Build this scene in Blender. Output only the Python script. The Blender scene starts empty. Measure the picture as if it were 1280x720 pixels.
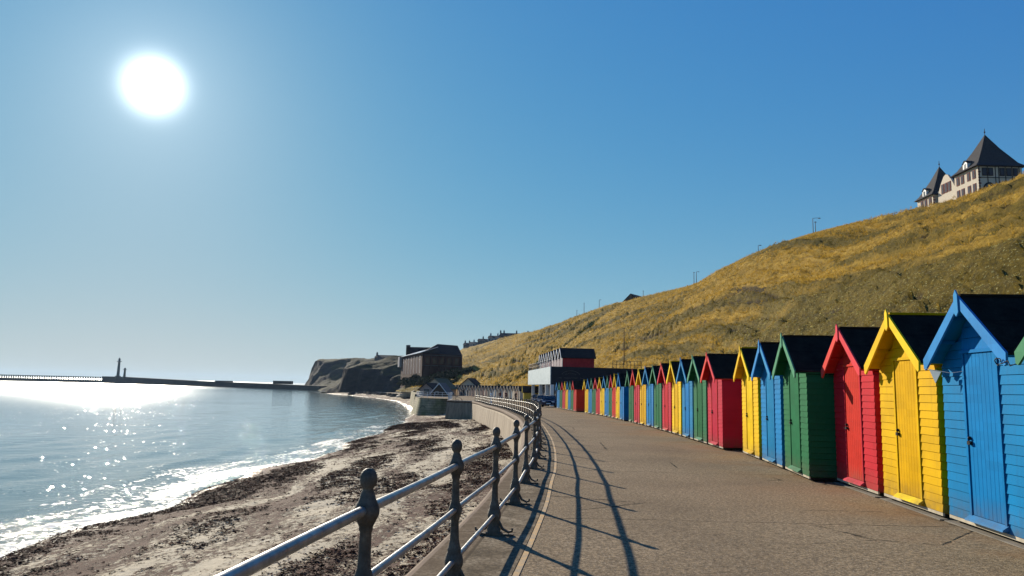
import bpy, math, random
import numpy as np
from mathutils import Vector, Matrix, noise
random.seed(7); rng = np.random.default_rng(7)
SC = bpy.context.scene
COL = SC.collection
PI = math.pi
R = math.radians

# ------------------------------------------------------------------ camera maths (used to survey distances in the photo)
F = 925.0; ROLL = R(1.29); PITCH = math.atan(124.4/925); EYE = 1.6
def ray(x, y):
    u = (x-640)/F; v = -(y-360)/F
    c, s = math.cos(ROLL), math.sin(ROLL)
    u2 = c*u - s*v; v2 = s*u + c*v
    return Vector((u2, math.cos(PITCH)-v2*math.sin(PITCH), math.sin(PITCH)+v2*math.cos(PITCH)))
def at(x, y, Y):
    d = ray(x, y); t = Y/d.y
    return Vector((d.x*t, Y, EYE+d.z*t))
def interp(v, xs, ys): return float(np.interp(v, xs, ys))
GY = [-50, 5, 14, 24, 36, 67, 100, 130, 1000]; GD = [0, 0, .05, .09, .15, .5, .75, .82, .85]
def gz(Y): return -interp(Y, GY, GD)
SEA = -4.6

# ------------------------------------------------------------------ mesh helper
class MB:
    def __init__(s): s.v = []; s.f = []; s.m = []; s.sm = []; s.M = Matrix.Identity(4)
    def add(s, vs, fs, mi=0, smooth=False):
        b = len(s.v)
        s.v += [tuple(s.M @ Vector(p)) for p in vs]
        for f in fs: s.f.append([b+i for i in f]); s.m.append(mi); s.sm.append(smooth)
    def box(s, x0, x1, y0, y1, z0, z1, mi=0):
        s.add([(x0,y0,z0),(x1,y0,z0),(x1,y1,z0),(x0,y1,z0),(x0,y0,z1),(x1,y0,z1),(x1,y1,z1),(x0,y1,z1)],
              [(0,3,2,1),(4,5,6,7),(0,1,5,4),(1,2,6,5),(2,3,7,6),(3,0,4,7)], mi)
    def prism(s, poly, d, mi=0, smooth=False):
        n = len(poly); poly = [Vector(p) for p in poly]; d = Vector(d)
        s.add(poly+[p+d for p in poly], [list(range(n))[::-1], list(range(n, 2*n))]+[[i,(i+1)%n,n+(i+1)%n,n+i] for i in range(n)], mi, smooth)
    def hexa(s, b, t, mi=0):
        s.add(list(b)+list(t), [(0,3,2,1),(4,5,6,7),(0,1,5,4),(1,2,6,5),(2,3,7,6),(3,0,4,7)], mi)
    def lathe(s, prof, c=(0,0,0), n=12, mi=0):
        vs = []; fs = []; c = Vector(c)
        for r, z in prof:
            for k in range(n):
                a = 2*PI*k/n; vs.append((c.x+r*math.cos(a), c.y+r*math.sin(a), c.z+z))
        for i in range(len(prof)-1):
            for k in range(n):
                fs.append((i*n+k, i*n+(k+1)%n, (i+1)*n+(k+1)%n, (i+1)*n+k))
        s.add(vs, fs, mi, True)
    def tube(s, pts, r, n=8, mi=0, closed_ends=True):
        pts = [Vector(p) for p in pts]; vs = []; fs = []
        rr = r if isinstance(r, (list, tuple)) else [r]*len(pts)
        for i, p in enumerate(pts):
            t = (pts[min(i+1, len(pts)-1)]-pts[max(i-1, 0)]).normalized()
            a = t.cross(Vector((0,0,1)))
            if a.length < 1e-3: a = Vector((1,0,0))
            a.normalize(); b = a.cross(t)
            for k in range(n):
                q = 2*PI*k/n; vs.append(p+(a*math.cos(q)+b*math.sin(q))*rr[i])
        for i in range(len(pts)-1):
            for k in range(n): fs.append((i*n+k, i*n+(k+1)%n, (i+1)*n+(k+1)%n, (i+1)*n+k))
        s.add(vs, fs, mi, True)
        if closed_ends:
            s.add(vs[:n], [list(range(n))[::-1]], mi); s.add(vs[-n:], [list(range(n))], mi)
    def mesh(s, name, mats):
        me = bpy.data.meshes.new(name); me.from_pydata(s.v, [], s.f)
        for m in (mats if isinstance(mats, (list, tuple)) else [mats]): me.materials.append(m)
        me.polygons.foreach_set('material_index', s.m); me.polygons.foreach_set('use_smooth', s.sm)
        me.update(); return me
    def build(s, name, mats, parent=None):
        return link(name, s.mesh(name, mats), parent)
def link(name, me, parent=None):
    o = bpy.data.objects.new(name, me); COL.objects.link(o)
    if parent: o.parent = parent
    return o
def tag(o, label, cat, group=None, kind=None):
    if label: o['label'] = label
    if cat: o['category'] = cat
    if group: o['group'] = group
    if kind: o['kind'] = kind
    return o
def thing(name, loc, rz, label, cat, group=None):
    o = bpy.data.objects.new(name, None); COL.objects.link(o); o.empty_display_size = .2
    o.location = loc; o.rotation_euler = (0, 0, rz)
    return tag(o, label, cat, group)
def struct(o): o['kind'] = 'structure'; return o
def dup(root, loc, rz, label, group=None):
    r = root.copy(); COL.objects.link(r); r.location = loc; r.rotation_euler = (0, 0, rz); r['label'] = label
    if group: r['group'] = group
    for ch in list(root.children):
        c = ch.copy(); COL.objects.link(c); c.parent = r
        for g in list(ch.children):
            d = g.copy(); COL.objects.link(d); d.parent = c
    return r
def fbm(x, y, z, o=4):
    return noise.fractal((x, y, z), 1.0, 2.0, o)

# ------------------------------------------------------------------ materials
class N:
    def __init__(s, name):
        s.m = bpy.data.materials.new(name); s.m.use_nodes = True; s.t = s.m.node_tree
        s.b = s.t.nodes['Principled BSDF']; s.out = s.t.nodes['Material Output']
    def n(s, typ, **k):
        nd = s.t.nodes.new(typ)
        for a, b in k.items():
            if a.startswith('i_'):
                nd.inputs[int(a[2:]) if a[2:].isdigit() else a[2:].replace('_', ' ')].default_value = b
            else: setattr(nd, a, b)
        return nd
    def l(s, a, b): s.t.links.new(a, b); return b
    def geo(s): return s.n('ShaderNodeNewGeometry').outputs['Position']
    def obj(s): return s.n('ShaderNodeTexCoord').outputs['Object']
    def mapping(s, v, sc=(1,1,1), loc=(0,0,0)):
        m = s.n('ShaderNodeMapping'); s.l(v, m.inputs[0]); m.inputs['Scale'].default_value = sc; m.inputs['Location'].default_value = loc
        return m.outputs[0]
    def noise(s, v, scale, detail=4, rough=.55, dist=0):
        t = s.n('ShaderNodeTexNoise'); s.l(v, t.inputs['Vector']); t.inputs['Scale'].default_value = scale
        t.inputs['Detail'].default_value = detail; t.inputs['Roughness'].default_value = rough; t.inputs['Distortion'].default_value = dist
        return t.outputs['Fac']
    def voro(s, v, scale, feature='F1'):
        t = s.n('ShaderNodeTexVoronoi'); t.feature = feature; s.l(v, t.inputs['Vector']); t.inputs['Scale'].default_value = scale
        return t.outputs[0]
    def ramp(s, f, stops):
        r = s.n('ShaderNodeValToRGB'); s.l(f, r.inputs[0]); e = r.color_ramp.elements
        while len(e) < len(stops): e.new(.5)
        for q, (p, c) in zip(e, stops):
            q.position = p; q.color = (c, c, c, 1) if isinstance(c, (int, float)) else (*c, 1)
        return r.outputs[0]
    def mix(s, f, a, b, mode='MIX'):
        m = s.n('ShaderNodeMix'); m.data_type = 'RGBA'; m.blend_type = mode
        for k, v in ((0, f), (6, a), (7, b)):
            if isinstance(v, bpy.types.NodeSocket): s.l(v, m.inputs[k])
            else: m.inputs[k].default_value = v if k == 0 else ((*v, 1) if len(v) == 3 else v)
        return m.outputs[2]
    def math(s, op, a, b=0, c=0, clamp=False):
        m = s.n('ShaderNodeMath'); m.operation = op; m.use_clamp = clamp
        for k, v in enumerate((a, b, c)):
            if isinstance(v, bpy.types.NodeSocket): s.l(v, m.inputs[k])
            else: m.inputs[k].default_value = v
        return m.outputs[0]
    def base(s, c):
        if isinstance(c, bpy.types.NodeSocket): s.l(c, s.b.inputs['Base Color'])
        else: s.b.inputs['Base Color'].default_value = (*c, 1)
    def rough(s, v, spec=None):
        if isinstance(v, bpy.types.NodeSocket): s.l(v, s.b.inputs['Roughness'])
        else: s.b.inputs['Roughness'].default_value = v
        if spec is not None: s.b.inputs['Specular IOR Level'].default_value = spec
    def bump(s, h, strength=.5, dist=.01, normal=None):
        b = s.n('ShaderNodeBump'); s.l(h, b.inputs['Height']); b.inputs['Strength'].default_value = strength; b.inputs['Distance'].default_value = dist
        if normal: s.l(normal, b.inputs['Normal'])
        s.l(b.outputs[0], s.b.inputs['Normal']); return b.outputs[0]

def simple(name, c, rough=.6, var=.25, scale=3, metal=0, spec=.06, bump=0):
    k = N(name); v = k.obj(); nz = k.noise(v, scale, 5)
    k.base(k.ramp(nz, [(.25, tuple(q*(1-var) for q in c)), (.75, tuple(min(1, q*(1+var)) for q in c))]))
    k.rough(rough, spec); k.b.inputs['Metallic'].default_value = metal
    if bump: k.bump(k.noise(v, scale*12, 4), bump, .01)
    return k.m

def paint(name, c, worn=(.25,.25,.25)):
    k = N(name); v = k.obj(); rnd = k.n('ShaderNodeObjectInfo').outputs['Random']
    off = k.n('ShaderNodeVectorMath'); off.operation = 'ADD'; k.l(v, off.inputs[0])
    cmb = k.n('ShaderNodeCombineXYZ'); k.l(k.math('MULTIPLY', rnd, 50), cmb.inputs[0]); k.l(cmb.outputs[0], off.inputs[1]); v = off.outputs[0]
    grain = k.noise(k.mapping(v, (30, 30, 1.5)), 1, 5, .6)
    patch = k.noise(v, 1.3, 5, .6)
    col = k.mix(k.ramp(patch, [(.3, 0), (.75, 1)]), tuple(q*.80 for q in c), tuple(min(1, q*1.12+.003) for q in c))
    # each board has weathered a little differently, and rain has left faint runs
    sp0 = k.n('ShaderNodeSeparateXYZ'); k.l(k.obj(), sp0.inputs[0])
    cell = k.n('ShaderNodeCombineXYZ'); k.l(k.math('FLOOR', k.math('DIVIDE', k.math('SUBTRACT', sp0.outputs[2], .1), .112)), cell.inputs[0]); k.l(k.math('FLOOR', k.math('MULTIPLY', sp0.outputs[0], 1.2)), cell.inputs[1]); k.l(rnd, cell.inputs[2])
    wn = k.n('ShaderNodeTexWhiteNoise'); k.l(cell.outputs[0], wn.inputs['Vector'])
    col = k.mix(k.math('MULTIPLY', wn.outputs['Value'], .20), col, tuple(q*.45 for q in c))
    runs = k.ramp(k.noise(k.mapping(v, (14, 14, .7)), 1, 5, .7), [(.55, 0), (.72, .38)])
    col = k.mix(runs, col, tuple(q*.45+.012 for q in c))
    col = k.mix(k.math('MULTIPLY', k.ramp(grain, [(.45, 0), (.8, 1)]), .22), col, tuple(q*.5+.02 for q in c))
    scuff = k.ramp(k.noise(k.mapping(v, (9, 9, 4)), 1, 8, .75), [(.68, 0), (.74, 1)])
    col = k.mix(k.math('MULTIPLY', scuff, .45), col, worn)
    sep = k.n('ShaderNodeSeparateXYZ'); k.l(k.obj(), sep.inputs[0])
    dirt = k.math('MULTIPLY', k.ramp(sep.outputs[2], [(.06, 1), (.45, 0)]), k.ramp(k.noise(v, 6, 5), [(.3, .15), (.7, .75)]))
    col = k.mix(dirt, col, (.10, .08, .055))
    hsv = k.n('ShaderNodeHueSaturation'); k.l(col, hsv.inputs['Color'])
    k.l(k.math('MULTIPLY_ADD', rnd, .02, .49), hsv.inputs['Hue']); k.l(k.math('MULTIPLY_ADD', rnd, .22, .88), hsv.inputs['Value'])
    k.base(hsv.outputs[0]); k.rough(k.ramp(patch, [(.3, .5), (.7, .7)]), .02)
    k.bump(grain, .35, .004); return k.m

PAINT = {'blue': paint('blue_paint', (.002, .185, .44), (.1,.3,.5)), 'yellow': paint('yellow_paint', (.70, .42, .002), (.7,.55,.2)),
         'red': paint('red_paint', (.52, .018, .028), (.55,.2,.18)), 'green': paint('green_paint', (.015, .14, .055), (.15,.3,.2))}
TRIM = {'blue': paint('blue_trim', (.035, .25, .52)), 'yellow': paint('yellow_trim', (.9, .6, .02)),
        'red': paint('red_trim', (.72, .06, .07)), 'green': paint('green_trim', (.09, .28, .16))}
def felt():
    k = N('roof_felt'); v = k.obj(); sep = k.n('ShaderNodeSeparateXYZ'); k.l(v, sep.inputs[0])
    c = k.ramp(k.noise(v, 2.5, 7, .7), [(.3, (.010, .008, .007)), (.55, (.024, .020, .016)), (.75, (.05, .043, .034))])
    lap = k.math('FRACT', k.math('ADD', k.math('MULTIPLY', k.math('ABSOLUTE', sep.outputs[0]), 2.2), k.math('MULTIPLY', k.noise(v, 1.5, 2), .05)))
    ln = k.ramp(lap, [(.0, 1), (.05, 0)])
    c = k.mix(ln, c, (.005, .005, .005)); c = k.mix(k.ramp(k.voro(v, 90), [(.1, .5), (.25, 0)]), c, (.09, .08, .07))
    k.base(c); k.rough(.95, .02); k.bump(k.math('SUBTRACT', k.noise(v, 60, 4), ln), .6, .006); return k.m
FELT = felt()
IRON = simple('black_iron', (.02, .02, .02), .5, .4, 20)
WOODPALE = simple('pale_timber', (.42, .37, .28), .8, .3, 6)
CONC = simple('pale_concrete', (.20, .18, .15), .85, .25, 4, bump=.3)

def attr(k, name):
    a = k.n('ShaderNodeAttribute'); a.attribute_name = name; return a.outputs['Fac']
# asphalt
def asphalt():
    k = N('asphalt'); p = k.geo()
    big = k.noise(p, .35, 5, .6); fine = k.noise(p, 38, 3, .7); agg = k.voro(p, 75)
    c = k.ramp(big, [(.28, (.26, .188, .112)), (.5, (.385, .283, .168)), (.75, (.48, .36, .22))])
    c = k.mix(k.ramp(fine, [(.35, .75), (.65, 0)]), c, (.085, .068, .05))
    c = k.mix(k.ramp(k.noise(p, 24, 4, .75), [(.42, .7), (.56, 0)]), c, (.085, .065, .045))
    c = k.mix(k.ramp(k.noise(p, 31, 3, .7), [(.58, 0), (.68, .7)]), c, (.38, .31, .22))
    c = k.mix(k.ramp(k.voro(p, 42), [(.12, .8), (.3, 0)]), c, (.42, .36, .27))
    sep = k.n('ShaderNodeSeparateXYZ'); k.l(p, sep.inputs[0])
    # rusty staining that runs along the feet of the huts
    st = k.math('MULTIPLY', k.ramp(k.math('MULTIPLY', sep.outputs[0], .1), [(.38, 0), (.58, 1)]), k.ramp(k.noise(p, .7, 4, .6), [(.45, 0), (.68, .65)]))
    c = k.mix(st, c, (.19, .10, .045))
    # expansion joints every six metres, slightly wandering
    w = k.math('MULTIPLY_ADD', k.noise(p, .8, 3), .25, sep.outputs[1])
    j = k.math('ABSOLUTE', k.math('SUBTRACT', k.math('FRACT', k.math('DIVIDE', k.math('SUBTRACT', w, .95), 5.9)), .5))
    jm = k.ramp(j, [(.0016, 1), (.0032, 0)])
    jm = k.math('MULTIPLY', jm, k.ramp(k.noise(p, 3, 3), [(.35, .3), (.55, 1)]))
    cr = k.voro(k.mapping(p, (1, 1, 0)), .33, 'DISTANCE_TO_EDGE')
    wob = k.math('ADD', cr, k.math('MULTIPLY', k.noise(p, 6, 3), .03))
    cm = k.math('MULTIPLY', k.ramp(wob, [(.0170, 1), (.0205, 0)]), k.ramp(k.noise(p, .25, 2), [(.5, 0), (.58, .9)]))
    lines = k.math('MAXIMUM', jm, cm)
    c = k.mix(lines, c, (.035, .03, .024))
    k.base(c); k.rough(.9, .02)
    h = k.math('SUBTRACT', k.math('ADD', k.math('MULTIPLY', agg, -.6), fine), k.math('MULTIPLY', lines, 3))
    k.bump(h, .75, .006); return k.m
ASPH = asphalt()
def coping():
    k = N('coping_concrete'); p = k.geo()
    c = k.ramp(k.noise(p, 2.6, 8, .75), [(.36, (.095, .072, .046)), (.5, (.20, .155, .102)), (.64, (.32, .26, .18))])
    c = k.mix(k.ramp(k.noise(p, 26, 4, .7), [(.42, .75), (.54, 0)]), c, (.07, .055, .04))
    c = k.mix(k.ramp(k.noise(p, 34, 3, .7), [(.6, 0), (.7, .6)]), c, (.42, .36, .27))
    sep = k.n('ShaderNodeSeparateXYZ'); k.l(p, sep.inputs[0])
    j = k.math('ABSOLUTE', k.math('SUBTRACT', k.math('FRACT', k.math('DIVIDE', sep.outputs[1], 2.45)), .5))
    jm = k.ramp(j, [(.003, 1), (.006, 0)])
    c = k.mix(jm, c, (.05, .04, .03))
    gx = attr(k, 'across'); gl_ = k.ramp(k.math('ABSOLUTE', k.math('SUBTRACT', gx, .40)), [(.012, 1), (.03, 0)])
    c = k.mix(k.math('MULTIPLY', gl_, .8), c, (.05, .038, .026))
    c = k.mix(k.ramp(gx, [(.0, .5), (.38, .35), (.42, 0)]), c, (.12, .08, .05))
    k.base(c); k.rough(.9, .02); k.bump(k.math('SUBTRACT', k.noise(p, 25, 5, .65), k.math('MULTIPLY', jm, 2)), .5, .008); return k.m
COPE = coping()
def yline():
    k = N('worn_yellow_line'); p = k.geo()
    m = k.ramp(k.noise(p, 7, 8, .8), [(.40, 0), (.54, 1)])
    k.base(k.mix(m, (.50, .27, .06), (.25, .175, .095))); k.rough(.8); k.bump(k.noise(p, 40, 3), .5, .005); return k.m
YEL = yline()
def seawall():
    # weathered, streaked concrete
    k = N('sea_wall_concrete'); p = k.geo()
    c = k.ramp(k.noise(k.mapping(p, (1.2, 1.2, .25)), 1, 6, .65), [(.3, (.13, .095, .06)), (.5, (.25, .195, .135)), (.7, (.36, .29, .21))])
    sep = k.n('ShaderNodeSeparateXYZ'); k.l(p, sep.inputs[0])
    lo = k.math('MULTIPLY', k.ramp(k.math('MULTIPLY_ADD', sep.outputs[2], .25, 1.2), [(.1, 1), (.5, 0)]), k.noise(p, 1.5, 4))
    c = k.mix(lo, c, (.12, .10, .05))
    k.base(c); k.rough(.9, .2); k.bump(k.noise(p, 5, 7, .7), .6, .05); return k.m
SEAW = seawall()
WCAP = simple('brown_wall_cap', (.15, .105, .075), .85, .35, 2, bump=.4)
def stone(name, a, b, green=0):
    k = N(name); p = k.geo()
    br = k.n('ShaderNodeTexBrick'); cx = k.n('ShaderNodeCombineXYZ'); sep = k.n('ShaderNodeSeparateXYZ'); k.l(p, sep.inputs[0])
    k.l(k.math('ADD', sep.outputs[0], sep.outputs[1]), cx.inputs[0]); k.l(sep.outputs[2], cx.inputs[1]); k.l(cx.outputs[0], br.inputs[0])
    br.inputs['Color1'].default_value = (*a, 1); br.inputs['Color2'].default_value = (*b, 1); br.inputs['Mortar'].default_value = (.1, .08, .06, 1)
    br.inputs['Scale'].default_value = 1.0; br.inputs['Brick Width'].default_value = 1.1; br.inputs['Row Height'].default_value = .45; br.inputs['Mortar Size'].default_value = .03
    c = br.outputs[0]
    if green: c = k.mix(k.ramp(k.noise(p, .4, 5), [(.4, 0), (.6, green)]), c, (.10, .11, .035))
    c = k.mix(k.ramp(k.noise(p, .9, 6), [(.3, .5), (.6, 0)]), c, tuple(q*.4 for q in a))
    k.base(c); k.rough(.9, .2); return k.m
STONE_G = stone('bastion_stone', (.30, .25, .16), (.38, .31, .2), .8)
STONE_P = stone('ramp_stone', (.50, .45, .38), (.6, .55, .47))

# hillside
def hill_mat():
    k = N('hillside_grass'); uv = k.n('ShaderNodeUVMap').outputs[0]; p = k.geo()
    st = k.mapping(uv, (.055, .30, 1))
    band = k.noise(st, 1.0, 7, .62, .8)
    patch = k.noise(p, .035, 5, .6)
    tuft = k.noise(p, 2.2, 6, .7); tuft2 = k.noise(k.mapping(uv, (.9, 2.4, 1)), 1, 6, .7)
    gold = k.ramp(tuft, [(.3, (.21, .125, .014)), (.55, (.37, .23, .032)), (.75, (.49, .32, .06))])
    green = k.ramp(tuft2, [(.3, (.045, .034, .005)), (.6, (.15, .105, .014)), (.8, (.25, .175, .035))])
    stk = k.noise(k.mapping(uv, (.10, 1.3, 1)), 1.0, 6, .7, .6)
    gold = k.mix(k.ramp(stk, [(.36, .65), (.52, 0)]), gold, (.13, .082, .016))
    gold = k.mix(k.ramp(stk, [(.56, 0), (.72, .5)]), gold, (.62, .40, .07))
    gr = attr(k, 'green'); f = k.math('ADD', k.math('MULTIPLY', k.math('SUBTRACT', band, .5), .55), gr)
    c = k.mix(k.ramp(f, [(.38, 0), (.62, 1)]), gold, green)
    sc = k.math('ADD', attr(k, 'scar'), k.math('MULTIPLY', k.math('SUBTRACT', k.noise(p, .5, 5, .7), .5), .9))
    c = k.mix(k.math('MULTIPLY', k.ramp(sc, [(.30, 0), (.60, 1)]), .95), c, (.040, .026, .008))  # sunken ledge lines, with their shadow and vegetation painted in as one dark colour
    leaf = k.ramp(k.voro(p, 2.8), [(.14, 1), (.24, 0)])
    lf = k.math('MULTIPLY', leaf, k.ramp(attr(k, 'leafy'), [(.3, 0), (.7, .7)]))
    c = k.mix(lf, c, (.38, .36, .16))
    k.base(c); k.rough(.95, .08)
    h = k.math('ADD', k.math('MULTIPLY', k.noise(p, 1.0, 8, .75), 1.0), k.math('MULTIPLY', tuft2, .8))
    k.bump(h, .9, .42); return k.m
HILL = hill_mat()
def cliff_mat():
    k = N('headland_clay'); p = k.geo(); nm = k.n('ShaderNodeNewGeometry').outputs['True Normal']
    sep = k.n('ShaderNodeSeparateXYZ'); k.l(nm, sep.inputs[0])
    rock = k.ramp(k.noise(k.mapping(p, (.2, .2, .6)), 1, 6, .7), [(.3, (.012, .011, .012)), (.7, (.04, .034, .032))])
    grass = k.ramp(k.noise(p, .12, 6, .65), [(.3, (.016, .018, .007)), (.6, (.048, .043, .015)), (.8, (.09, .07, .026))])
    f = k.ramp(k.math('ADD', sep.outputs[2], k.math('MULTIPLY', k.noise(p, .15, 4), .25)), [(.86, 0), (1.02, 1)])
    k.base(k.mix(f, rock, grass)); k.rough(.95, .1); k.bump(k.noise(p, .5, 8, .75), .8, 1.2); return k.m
CLIFF = cliff_mat()

def sand_mat():
    k = N('beach_sand'); p = k.geo(); d = attr(k, 'shore')       # metres up the beach from the water's edge
    s = k.ramp(k.noise(p, .8, 6, .6), [(.3, (.42, .35, .235)), (.7, (.60, .515, .365))])
    s = k.mix(k.ramp(k.noise(p, 26, 4, .7), [(.35, .5), (.6, 0)]), s, (.22, .17, .115))
    # strand lines of weed following the water's edge
    cv = k.n('ShaderNodeCombineXYZ'); sep = k.n('ShaderNodeSeparateXYZ'); k.l(p, sep.inputs[0])
    k.l(k.math('MULTIPLY', d, .42), cv.inputs[0]); k.l(k.math('MULTIPLY', sep.outputs[1], .07), cv.inputs[1])
    band = k.noise(cv.outputs[0], 1.0, 5, .6, .6)
    clump = k.noise(k.mapping(p, (4.6, 3.2, 4)), 1, 8, .78)
    f = k.math('ADD', k.math('MULTIPLY', band, .50), k.math('MULTIPLY', clump, .60))
    edge = k.ramp(k.math('MULTIPLY', d, .1), [(.03, .0), (.12, .11), (.3, .04), (1, 0)])
    f = k.math('ADD', f, edge)
    m = k.ramp(f, [(.545, 0), (.58, 1)])
    weed = k.ramp(k.noise(p, 9, 5, .7), [(.3, (.035, .016, .011)), (.6, (.105, .045, .028)), (.8, (.18, .09, .055))])
    wet = k.ramp(k.math('ADD', k.math('MULTIPLY', d, .1), k.math('MULTIPLY', k.noise(p, .5, 4), .25)), [(.12, 1), (.34, 0)])
    s = k.mix(k.math('MULTIPLY', wet, .5), s, (.17, .125, .08))
    k.base(k.mix(m, s, weed))
    r = k.math('SUBTRACT', .9, k.math('MULTIPLY', wet, .6)); r = k.math('MAXIMUM', r, k.math('MULTIPLY', m, .85)); k.rough(r, .15)
    h = k.math('ADD', k.math('MULTIPLY', m, k.noise(p, 14, 5, .7)), k.math('MULTIPLY', k.noise(p, 5, 6, .7), k.math('SUBTRACT', 1.0, k.math('MULTIPLY', wet, .8))))
    k.bump(h, .9, .07); return k.m
SAND = sand_mat()
def water_mat():
    k = N('sea_water'); p = k.geo(); d = attr(k, 'shore')        # negative offshore
    far = k.n('ShaderNodeCameraData')
    sep = k.n('ShaderNodeSeparateXYZ'); k.l(p, sep.inputs[0])
    wv = k.mapping(p, (.9, 1.25, 1)); 
    w1 = k.noise(wv, .35, 3, .5, .4); w2 = k.noise(wv, 1.5, 4, .55, .3); w3 = k.noise(p, 6.5, 3, .5)
    h = k.math('ADD', k.math('MULTIPLY', w1, 1.5), k.math('ADD', k.math('MULTIPLY', w2, .42), k.math('MULTIPLY', w3, .085)))
    deep = k.ramp(k.math('MULTIPLY', d, -.012), [(0, (.22, .22, .16)), (.12, (.15, .215, .20)), (.6, (.075, .165, .20)), (1, (.05, .13, .17))])
    # foam
    fy = k.n('ShaderNodeCombineXYZ'); k.l(k.math('MULTIPLY', d, .55), fy.inputs[0]); k.l(k.math('MULTIPLY', sep.outputs[1], .12), fy.inputs[1])
    band = k.noise(fy.outputs[0], 1, 4, .6, .7); lace = k.noise(p, 2.6, 7, .72, .6)
    nearf = k.ramp(k.math('DIVIDE', sep.outputs[1], 200), [(.0, 1), (.3, .86), (.7, .5)])
    edge = k.ramp(k.math('MULTIPLY_ADD', d, .1, 1.0), [(.05, 0), (.45, .06), (.8, .15), (1, .17)])
    f = k.math('ADD', k.math('ADD', k.math('MULTIPLY', band, .42), k.math('MULTIPLY', lace, .60)), k.math('MULTIPLY', edge, nearf))
    fm = k.ramp(f, [(.635, 0), (.72, 1)])
    k.base(k.mix(fm, deep, (.60, .61, .60)))
    k.rough(k.math('ADD', k.math('MULTIPLY', fm, .7), k.ramp(k.math('MULTIPLY', d, -.0025), [(0, .05), (.14, .07), (.28, .17), (.55, .40)]))); k.b.inputs['IOR'].default_value = 1.333
    k.l(k.math('MULTIPLY_ADD', fm, -.5, .5), k.b.inputs['Specular IOR Level'])
    calm = k.ramp(k.math('MULTIPLY', d, -.0025), [(0, .16), (.14, .20), (.30, .42), (.55, 1)])
    # small wavelets tilted at random: a few of them catch the sun
    vt = k.n('ShaderNodeTexVoronoi'); k.l(k.mapping(p, (6.5, 8.5, 1)), vt.inputs['Vector']); vt.inputs['Scale'].default_value = 1.0
    sb = k.n('ShaderNodeVectorMath'); sb.operation = 'SUBTRACT'; k.l(vt.outputs['Color'], sb.inputs[0]); sb.inputs[1].default_value = (.5, .5, .5)
    ml = k.n('ShaderNodeVectorMath'); ml.operation = 'MULTIPLY'; k.l(sb.outputs[0], ml.inputs[0]); ml.inputs[1].default_value = (.42, .42, 0)
    wn = k.n('ShaderNodeTexWhiteNoise'); k.l(vt.outputs['Position'], wn.inputs['Vector'])
    msk = k.math('MULTIPLY', k.ramp(wn.outputs['Value'], [(.90, 0), (.91, 1)]), k.ramp(k.noise(p, .12, 2), [(.45, 0), (.6, 1)]))
    sc2 = k.n('ShaderNodeVectorMath'); sc2.operation = 'SCALE'; k.l(ml.outputs[0], sc2.inputs[0]); k.l(msk, sc2.inputs['Scale'])
    ad = k.n('ShaderNodeVectorMath'); ad.operation = 'ADD'; k.l(sc2.outputs[0], ad.inputs[0]); k.l(k.n('ShaderNodeNewGeometry').outputs['Normal'], ad.inputs[1])
    nz_ = k.n('ShaderNodeVectorMath'); nz_.operation = 'NORMALIZE'; k.l(ad.outputs[0], nz_.inputs[0])
    k.bump(k.math('ADD', k.math('MULTIPLY', h, calm), k.math('MULTIPLY', fm, .12)), 1.0, .24, nz_.outputs[0])
    return k.m
WATER = water_mat()

# ------------------------------------------------------------------ plan of the shore, wall and slope
SHY = [-400, 0, 26, 32, 38, 49, 65, 120, 176, 286, 345, 434, 466, 531, 568, 650, 708, 800, 1000, 40000]
SHX = [-17, -17.2, -17.2, -17.6, -17.2, -17.3, -16.2, -17.5, -22, -43, -62, -98, -118, -136, -138, -165, -190, -218, -222, -222]
def shoreX(Y): return interp(Y, SHY, SHX) + .5*math.sin(Y*.21)*min(1, max(0, (200-Y)/100)) + .35*math.sin(Y*.53+1)*min(1, max(0, (120-Y)/60))
RAILP = [(-2.6,-8),(-1.28,0),(-.75,3.6),(-.425,6.05),(-.14,8.42),(.13,10.94),(.33,13.35),(.55,15.84),(.85,21),(1.05,27),(1.18,38),(1.0,50),(.55,60),(-.1,72),(-1.3,86),(-2.8,100),(-4.3,115),(-5.8,126)]
RX = [p[0] for p in RAILP]; RY = [p[1] for p in RAILP]
def cr(pts, m=8):
    pts = [Vector(p) for p in pts]; out = []
    for i in range(len(pts)-1):
        p0 = pts[max(i-1, 0)]; p1 = pts[i]; p2 = pts[i+1]; p3 = pts[min(i+2, len(pts)-1)]
        for j in range(m):
            t = j/m
            # centripetal-ish cubic with length-scaled tangents
            d1 = (p2-p0)*((p2-p1).length/max((p2-p0).length, 1e-6)); d2 = (p3-p1)*((p2-p1).length/max((p3-p1).length, 1e-6))
            h = (2*t**3-3*t*t+1, t**3-2*t*t+t, -2*t**3+3*t*t, t**3-t*t)
            out.append(p1*h[0]+d1*h[1]+p2*h[2]+d2*h[3])
    out.append(pts[-1]); return out
railline = cr([(x, y, 0) for x, y in RAILP], 10)
rly = [p.y for p in railline]; rlx = [p.x for p in railline]
def railX(Y): return interp(Y, rly, rlx)
EDGE2 = [(-10.8,129.5),(-11.2,144),(-12,146.2),(-13.8,145.2),(-15.8,145.6),(-17.4,147.2),(-18.2,149.6),(-18.6,153),(-20.5,162),(-24,190),(-29,220),(-38,298),(-34,320)]
edge = [Vector((p.x-.43, p.y, 0)) for p in railline if p.y <= 126.01] + [Vector((x, y, 0)) for x, y in EDGE2]
def edgeX(Y):   # beach side limit
    return interp(Y, [-8,126,129.4,129.6,144,150,162,190,220,300,345,400,1000],
                  [-3, railX(126)-.43, -6.6, -11.0, -11.5, -18.6, -20.5, -24, -29, -38, -36, -60, -400]) if Y > 126 else railX(Y)-.43
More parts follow.
